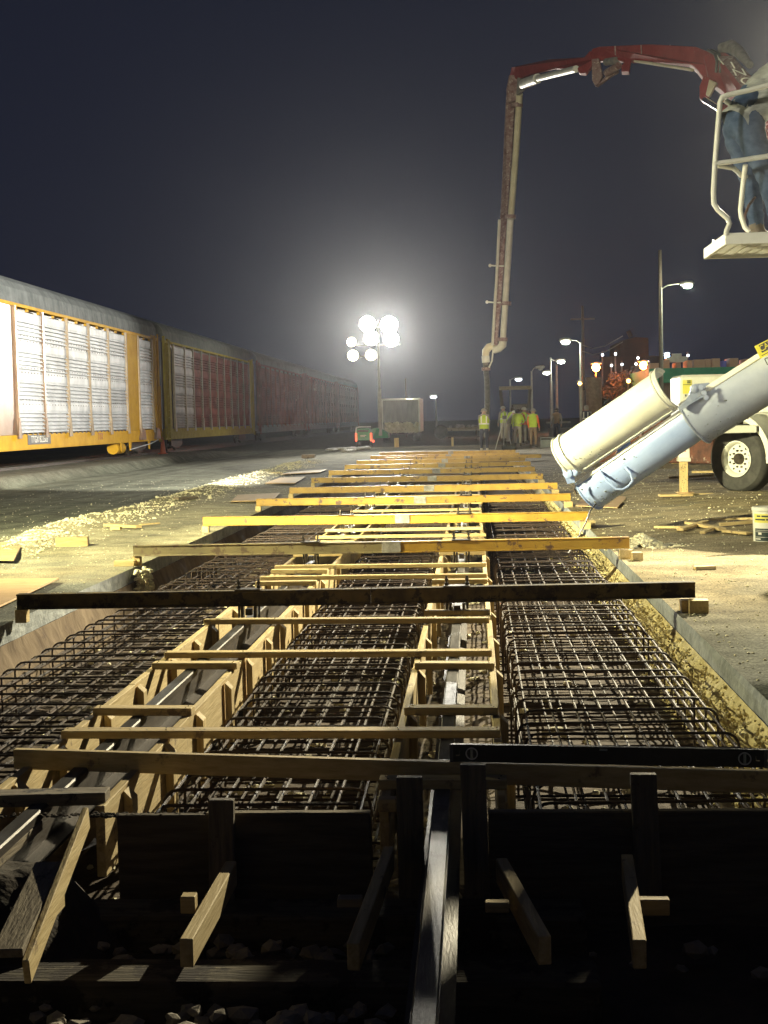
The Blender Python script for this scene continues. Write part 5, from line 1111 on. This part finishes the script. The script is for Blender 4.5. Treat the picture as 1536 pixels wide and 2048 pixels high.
# dump trailer seen from behind
DY=96.
dt=T('dump_trailer','open-backed dump trailer with pale load, behind the light tower','trailer',(at(784,880,DY).x,DY,0))
q=lambda x,y: at(x,y,DY)
xa,xb=q(744,0).x,q(824,0).x; z0_,z1_=q(784,865).z,q(784,797).z; zm=q(784,845).z
MB().bb((xa,DY,z0_),(xa+.12,DY+6,z1_)).bb((xb-.12,DY,z0_),(xb,DY+6,z1_)).bb((xa,DY+.002,z1_-.12),(xb,DY+.12,z1_+.0)).build('body_frame',WHITE,dt,bevel=.02)
MB().bb((xa+.12,DY+.3,zm),(xb-.12,DY+.4,z1_-.12)).build('tailgate',M('grey_tarp',(.20,.20,.18),(.32,.31,.27),rough=.8,scale=(3,1,.6),ns=2),dt)
mb=MB()
for i in range(260): mb.rock((rk.uniform(xa+.3,xb-.2),DY+.1+rk.random()*.5,zm-rk.random()**.6*(zm-z0_)*.95),rk.uniform(.06,.18),.8,rk)
mb.build('rubble_load',ROCKP,dt)
MB().bb((xa+.2,DY+.6,.5),(xb-.2,DY+5.5,z0_)).build('chassis',STEEL,dt)
for x in (xa+.3,xb-.3): MB().lathe([(0,-.25),(.45,-.25),(.5,-.15),(.5,.15),(.45,.25),(0,.25)],(x,DY+1.4,.5),(1,0,0),20).build('wheel',RUBBER,dt,smooth=True)
# screed bridge frame
GY=88.
sf=T('screed_frame','tall dark steel portal frame behind the group of workers','machine',(at(1030,880,GY).x,GY,0))
q=lambda x,y: at(x,y,GY)
MB().bar(q(998,777),q(1062,775),.28,.22).build('cross_beam',WD['x'],sf,bevel=.02)
MB().bar(q(1001,780),q(1010,880),.2,.2,up=(0,1,0)).bar(q(1060,778),q(1052,880),.2,.2,up=(0,1,0)).build('frame_leg',RAIL,sf,bevel=.02)
MB().bar(q(1008,830),q(1054,828),.15,.15).build('tie_beam',RAIL,sf)
MB().bb((q(1012,0).x,GY+.5,.6),(q(1050,0).x,GY+3,q(1030,808).z)).build('engine_housing',STEEL,sf,bevel=.05)
MB().bb((q(1046,0).x,GY+.3,q(0,0).z*0+q(1048,792).z-.15),(q(1050,0).x,GY+.35,q(1048,786).z)).build('mirror',CHROME,sf)
# flatbed trailer, dark
fl=T('flatbed_trailer','low dark flatbed trailer with one wheel, left of the lone worker','trailer',(at(910,880,95).x,95,0))
q=lambda x,y: at(x,y,95.)
MB().bb((q(852,0).x,95,q(0+900,862).z),(q(958,0).x,97.5,q(900,856).z)).build('deck',WD['x'],fl)
MB().bb((q(880,0).x,94.9,q(900,876).z),(q(945,0).x,95,q(900,873).z)).build('side_rail',RAIL,fl)
MB().lathe([(0,-.15),(.42,-.15),(.46,-.08),(.46,.08),(.42,.15),(0,.15)],q(882,864),(0,1,0),22).build('wheel',RUBBER,fl,smooth=True)
MB().bb((q(936,0).x,95,0),(q(940,0).x,95.2,q(900,858).z)).build('landing_leg',RAIL,fl)
mb=MB()
for i in range(14): mb.rock((q(868+rk.random()*80,0).x,95.6,q(900,855).z+.05),rk.uniform(.1,.25),.8,rk)
mb.build('cargo_lumps',GREYC,fl)
# tripod
ty=at(1005,885,68); tt=T('survey_tripod','pale survey tripod at the left of the worker group','tripod',(ty.x,68,0))
tp=at(1009,838,68)
for s in (-.35,.0,.35): MB().tube([(tp.x+s*.1,68,tp.z),(tp.x+s*1.1-.06,68+.3*(s==0),.0)],.022,6).build('leg',PIPEW,tt)
MB().bb((tp.x-.1,67.9,tp.z),(tp.x+.1,68.1,tp.z+.16)).build('head',HOSE,tt,bevel=.01)
# tool box near chute
p=at(1092,893,66); ab=T('tool_crate','grey wire crate on the ground right of the workers','crate',(p.x,66,0)); 
MB().bb((p.x-.25,66,.02),(p.x+.45,66.5,.04)).bb((p.x-.25,66,.04),(p.x-.21,66.04,.5)).bb((p.x+.41,66,.04),(p.x+.45,66.04,.5)).bb((p.x-.25,66,.5),(p.x+.45,66.04,.54)).bb((p.x-.2,66.1,.04),(p.x+.4,66.5,.42)).build('crate_frame',GALVD,ab)
# mats/white sheet at far left end
for (a,b_,lab) in (((655,902),(700,899),'crumpled white tarp at the far left end of the excavation'),((690,905),(735,897),'pale tarp strip beside the green light tower base')):
    pa_,pb_=gp(*a),gp(*b_); mb=MB()
    for k in range(40): u_=k/39; pc=pa_.lerp(pb_,u_); mb.rock((pc.x+rk.uniform(-.2,.2),pc.y+rk.uniform(-.6,.6),.06),rk.uniform(.12,.25),.45,rk)
    tag(mb.build('crumpled_tarp',WHITE),lab,'tarp')
MB().bb((gp(603,917).x,gp(603,917).y,0),(gp(627,917).x,gp(603,917).y+.4,.16)).build('timber_block',WD['x'],bevel=.01); tag(C.objects[-1],'dark timber block on the pavement far up the left side','timber block')
# street lamps and poles
def street_lamp(xb_,ytop,Y,arm,yh,label,glass,Wt,col,r_=.09,hr=.22,wood=False):
    b0=at(xb_,ytop,Y); t=T('street_lamp',label,'street lamp',(b0.x,Y,0),'street lamps')
    MB().tube([(b0.x,Y,0),(b0.x,Y,b0.z)],[r_*1.3,r_*.8],8).build('pole',POLE,t,smooth=True)
    h_=at(xb_+arm,yh,Y)
    MB().tube([(b0.x,Y,b0.z-.1),(b0.x+(h_.x-b0.x)*.25,Y,b0.z+(h_.z-b0.z)*.8),(b0.x+(h_.x-b0.x)*.6,Y,h_.z+.02),(h_.x,Y,h_.z)],.04,6).build('arm',POLE,t,smooth=True)
    hd_=MB().lathe([(0,-.5),(.12,-.42),(.17,-.1),(.14,.3),(0,.42)],(h_.x,Y,h_.z+.04),(1,0,.05),12).build('lamp_head',POLE,t,smooth=True)
    MB().lathe([(0,-.16),(hr*.7,-.12),(hr,0),(hr*.7,.1),(0,.12)],(h_.x,Y-.1,h_.z-.12),(0,0,1),14).build('lamp_bowl',glass,hd_,smooth=True)
    if Wt: pointl('street_bulb',(h_.x,Y-.15,h_.z-.45),Wt,col,.12,t)
    return t
street_lamp(1322,575,90,53,568,'tall street lamp with greenish white glow, right of the boom',LAMPS,700,(.9,1,.75),hr=.30)
street_lamp(1161,685,105,-30,681,'street lamp with bright white head left of the orange lights',LAMPS,600,(.9,1,.85),hr=.34)
street_lamp(1101,715,125,21,721,'small white street lamp above the workers, short arm right',LAMPS,300,(.9,1,.9),hr=.34)
street_lamp(1104,762,140,-10,744,'low distant street lamp left of the slim pale mast',LAMPS,0,(1,1,1),hr=.40)
street_lamp(1020,759,150,17,757,'distant lamp right of the hose above the steel frame',LAMPW,0,(1,1,1),hr=.36)
street_lamp(872,800,170,-5,792,'tiny distant lamp near the horizon, right of the dump trailer',LAMPW,0,(1,1,1),hr=.40)
street_lamp(1063,742,130,18,735,'unlit slender lamp post above the steel frame',POLE,0,(1,1,1))
def pole(x,ytop,Y,label,r_=.14,arms=True,m=POLEW):
    b0=at(x,ytop,Y); t=T('utility_pole',label,'utility pole',(b0.x,Y,0)); MB().tube([(b0.x,Y,0),(b0.x,Y,b0.z)],[r_*1.2,r_*.8],8).build('shaft',m,t,smooth=True)
    if arms: MB().bar((b0.x-1.1,Y,b0.z-1.2),(b0.x+1.1,Y,b0.z-1.2),.1,.12).build('crossarm',m,t)
    return t
pole(1320,500,92,'tall dark utility pole rising behind the greenish street lamp',.13,False); pole(1165,612,135,'dim utility pole with crossarm behind the white street lamp')
pole(1113,728,120,'slim pale mast leaning by the worker in the open vest',.1,False,POLE); pole(811,757,120,'slim dim pole rising behind the dump trailer',.06,False)
# overhead wires
mb=MB()
for dz in (0,12):
    mb.tube([at(1163,690+dz,135),at(1185,697+dz,134),at(1210,692+dz,130),at(1226,683+dz,128),at(1245,672+dz,125)],.035,5)
tag(mb.build('overhead_wires',POLE),'two sagging overhead wires right of the white street lamp','wire')
# orange lights
def wall_light(x,y,Y,m,label,Wt=0,col=(1,1,1),r_=.25,cat='lamp'):
    p=at(x,y,Y); t=T('yard_light',label,cat,(p.x,Y,0),'yard lights at the right background'); MB().tube([(p.x,Y+.3,0),(p.x,Y+.3,p.z+.3)],.07,6).build('post',POLEW,t)
    MB().lathe([(0,-r_),(r_*.7,-r_*.7),(r_,0),(r_*.7,r_*.7),(0,r_)],p,(0,0,1),14).build('lamp_globe',m,t,smooth=True)
    MB().lathe([(0,r_*1.05),(r_*1.4,r_*.9),(r_*1.3,r_*1.2),(0,r_*1.5)],p,(0,0,1),14).build('lamp_cap',POLE,t,smooth=True)
    if Wt: pointl('yard_bulb',p-Vector((0,r_+.3,0)),Wt,col,.15,t)
wall_light(1192,735,110,LAMPO,'orange sodium yard light left of the dark trees',160,(1,.28,.05),.30); wall_light(1287,731,110,LAMPO,'orange sodium yard light beside the green-fascia building',160,(1,.28,.05),.30)
wall_light(1334,712,112,LAMPB,'blue-white yard light right of the tall pole',900,(.5,.7,1),.2)
for (x,y,lab) in ((1276,716,'white yard light above the trees, brightest of the small ones'),(1205,710,'small yard light left of the white cluster'),(1231,708,'small yard light on the big dim building'),(1223,731,'small white light low in the trees'),(1244,729,'small white light in the middle of the trees'),(1272,728,'small white light at the right of the trees'),(1376,711,'small white light on the building roof')):
    wall_light(x,y,118,LAMPW,lab,0,r_=.10)
for (x,y,lab) in ((1160,767,'small amber light low at the left of the trees'),(1257,762,'small amber light low in the dark trees')): wall_light(x,y,105,E_('amber',(1,.6,.15),8),lab,0,r_=.16)
# big dim silo building
q=lambda x,y: at(x,y,150.)
sb=T('grain_building','dim reddish tower block with slanted top, beyond the orange lights','building',(q(1260,0).x,150,0))
MB().prism([(q(1228,0).x,150,0),(q(1292,0).x,150,0),(q(1290,0).x,150,q(1280,676).z),(q(1264,0).x,150,q(1264,674).z),(q(1234,0).x,150,q(1234,682).z)],(0,12,0)).build('wall',SILO,sb)
MB().bar(q(1262,674),q(1256,662),.4,.4).build('roof_pipe',SILO,sb); MB().bb((q(1240,0).x,149.9,q(0+1240,700).z),(q(1250,0).x,149.99,q(1240,692).z)).build('roof_vent',SILO,sb)
MB().bb((q(1190,0).x,146,0),(q(1310,0).x,149,q(1250,716).z)).build('annex',SILO,sb)
# green fascia building
q=lambda x,y: at(x,y,100.)
gb_=T('warehouse','long building with green fascia and tan rooftop units at right','building',(q(1400,0).x,100,0))
xl=q(1300,0).x; xr=q(1700,0).x
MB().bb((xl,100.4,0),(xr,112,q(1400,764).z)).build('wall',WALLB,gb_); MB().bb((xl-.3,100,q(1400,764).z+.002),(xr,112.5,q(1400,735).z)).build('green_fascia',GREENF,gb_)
zr=q(1400,735).z
for i,(a,b_,top,m_) in enumerate(((1296,1317,722,TAN),(1325,1338,716,TAN),(1352,1362,721,TAN),(1375,1386,717,TAN),(1390,1414,716,TAN),(1415,1427,715,TAN),(1430,1447,714,TAN),(1453,1461,719,M('unit_blue_glow',(.10,.10,.3),rough=.6,emis=.2)),(1468,1487,714,TAN),(1500,1525,716,TAN))):  # blue unit has a glow added too
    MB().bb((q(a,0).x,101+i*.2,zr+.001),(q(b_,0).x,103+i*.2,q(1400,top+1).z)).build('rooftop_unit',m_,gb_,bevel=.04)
MB().bb((q(1338,0).x,103,zr+.5),(q(1382,0).x,103.2,zr+.9)).bb((q(1350,0).x,103,zr+.9),(q(1370,0).x,103.1,zr+1.1)).build('roof_pipe',WHITE,gb_)
# low dark wall, cars hint
MB().bb((at(1085,0,92).x,92,0),(at(1215,0,92).x,92.4,at(1150,855,92).z)).bb((at(1080,0,91.9).x,91.8,at(1150,846,92).z),(at(1130,0,91.9).x,91.9,at(1150,842,92).z)).build('low_barrier',GREYC,bevel=.02); tag(C.objects[-1],'long low concrete barrier behind the right-hand workers','barrier')
# trees
def tree(x,ybot,Y,hgt,w,label,seed):
    rt=random.Random(seed); b0=Vector((at(x,0,Y).x,Y,0)); t=T('tree',label,'tree',b0,'dark trees at the right background')
    tr=MB().tube([b0,b0+Vector((.1,0,hgt*.35)),b0+Vector((-.05,.1,hgt*.6))],[.22,.16,.08],8)
    for k in range(6):
        a=rt.random()*6.28; s=b0+Vector((0,0,hgt*rt.uniform(.3,.55))); tr.tube([s,s+Vector((math.cos(a)*w*.3,math.sin(a)*w*.3,hgt*.22))],[.08,.03],5)
    tr.build('trunk',BARK,t)
    mb=MB(); cl=[(b0+Vector((rt.gauss(0,w*.24),rt.gauss(0,w*.22),hgt*rt.uniform(.35,.95))),rt.uniform(.35,.8)) for _ in range(16)]
    for c,r_ in cl:
        for k in range(170):
            v=Vector((rt.gauss(0,1),rt.gauss(0,1),rt.gauss(0,1))).normalized()*r_*rt.random()**.4; p=c+v; a=Vector((rt.gauss(0,1),rt.gauss(0,1),rt.gauss(0,1))).normalized(); b2=a.orthogonal().normalized(); s=rt.uniform(.07,.15)
            mb.add([p-a*s,p+b2*s*.55,p+a*s,p-b2*s*.55],[[0,1,2,3]])
    mb.build('crown',LEAF,t)
tree(1222,0,112,4.6,3.0,'dark tree right of the left orange light',1); tree(1243,0,114,5.0,3.4,'taller dark tree in the middle of the clump',2); tree(1268,0,111,4.4,3.0,'dark tree beside the right orange light',3); tree(1300,0,108,3.0,2.6,'low dark tree before the green-fascia building',4)
tree(1193,0,101,2.2,2.0,'small shrub-like tree below the left orange light',5)
MB().tube([(at(1178,0,100).x,100,0),(at(1178,0,100).x,100,at(1178,755,100).z)],.55,14).build('thick_column',M('column_brown',(.2,.13,.08),(.28,.19,.12),rough=.9),smooth=True); tag(C.objects[-1],'thick brown column rising behind the dark-jacketed worker','column')
# grass tuft by the tripod
mb=MB()
for i in range(500):
    x=at(rk.uniform(990,1018),0,66).x; yv=66+rk.random(); mb.add([(x,yv,0),(x+.02,yv,0),(x+rk.uniform(-.06,.06),yv,rk.uniform(.1,.28))],[[0,1,2]])
tag(mb.build('weeds',LEAF),'thin weeds at the feet of the worker group','grass',kind='stuff')
# ------------------------------------------------------------------ haze
hz=MB().bb((-60,-12,-2.2),(75,240,17)); ho=hz.build('haze',M('tmp_h',(1,1,1),bump=0)); ho.data.materials.clear()
hm=bpy.data.materials.new('haze'); hm.use_nodes=True; nt=hm.node_tree; nt.nodes.remove(nt.nodes['Principled BSDF']); pv=nt.nodes.new('ShaderNodeVolumePrincipled')
pv.inputs['Density'].default_value=.00017; pv.inputs['Color'].default_value=(.88,.91,1,1); pv.inputs['Anisotropy'].default_value=.88; lnk(nt,pv.outputs[0],nt.nodes['Material Output'].inputs['Volume'])
ho.data.materials.append(hm); tag(ho,'thin night haze over the whole site','haze',kind='stuff'); ho.display_type='WIRE'
# ------------------------------------------------------------------ other lamps
# unseen side lamp at right, out of frame; wagon spots added to its post
wl2=T('truck_work_lamp','work lamp on a tall post beside the pump truck, out of the picture at right, with added spots on the wagons','lamp',(4.95,20.5,0))
MB().tube([(4.95,20.5,0),(4.95,20.5,6.0)],.03,8).build('post',POLE,wl2); MB().lathe([(0,-.12),(.08,-.1),(.12,0),(.12,.02),(0,.02)],(4.85,20.4,6.0),(-.4,-.9,-.35),14).build('lamp_head',POLE,wl2)
spot('unseen_lamp',(4.78,20.25,5.95),(-1.2,7.0,-.2),17500,(1,.90,.62),62,.5,.06,wl2)
spot('unseen_lamp',(4.78,20.35,5.75),(-13.3,44,2.6),90000,(1,.97,.86),27,.3,.06,wl2)  # spot added to brighten the nearest wagon
spot('unseen_lamp',(4.85,20.35,5.6),(-13.3,98,3.2),9000,(1,.42,.28),24,.8,.06,wl2)  # reddish spot added to tint and lift the far wagons
wl3=T('mixer_side_lamp','cool white lamp on a short post by the mixer, out of the picture at right','lamp',(3.9,10.6,0))
MB().tube([(3.9,10.6,0),(3.9,10.6,2.3)],.03,8).build('post',POLE,wl3); MB().lathe([(0,-.12),(.08,-.1),(.12,0),(.12,.02),(0,.02)],(3.8,10.7,2.35),(-.4,.9,-.1),14).build('lamp_head',POLE,wl3)
spot('side_lamp',(3.75,10.85,2.3),(1.9,15,1.2),260,(.74,.85,1),48,.6,.05,wl3)
# ------------------------------------------------------------------ render settings
S.cycles.volume_bounces=1; S.cycles.max_bounces=6; S.cycles.use_denoising=True; S.cycles.sample_clamp_indirect=6; S.cycles.volume_max_steps=64; S.cycles.volume_step_rate=4
S.view_settings.exposure=0.0
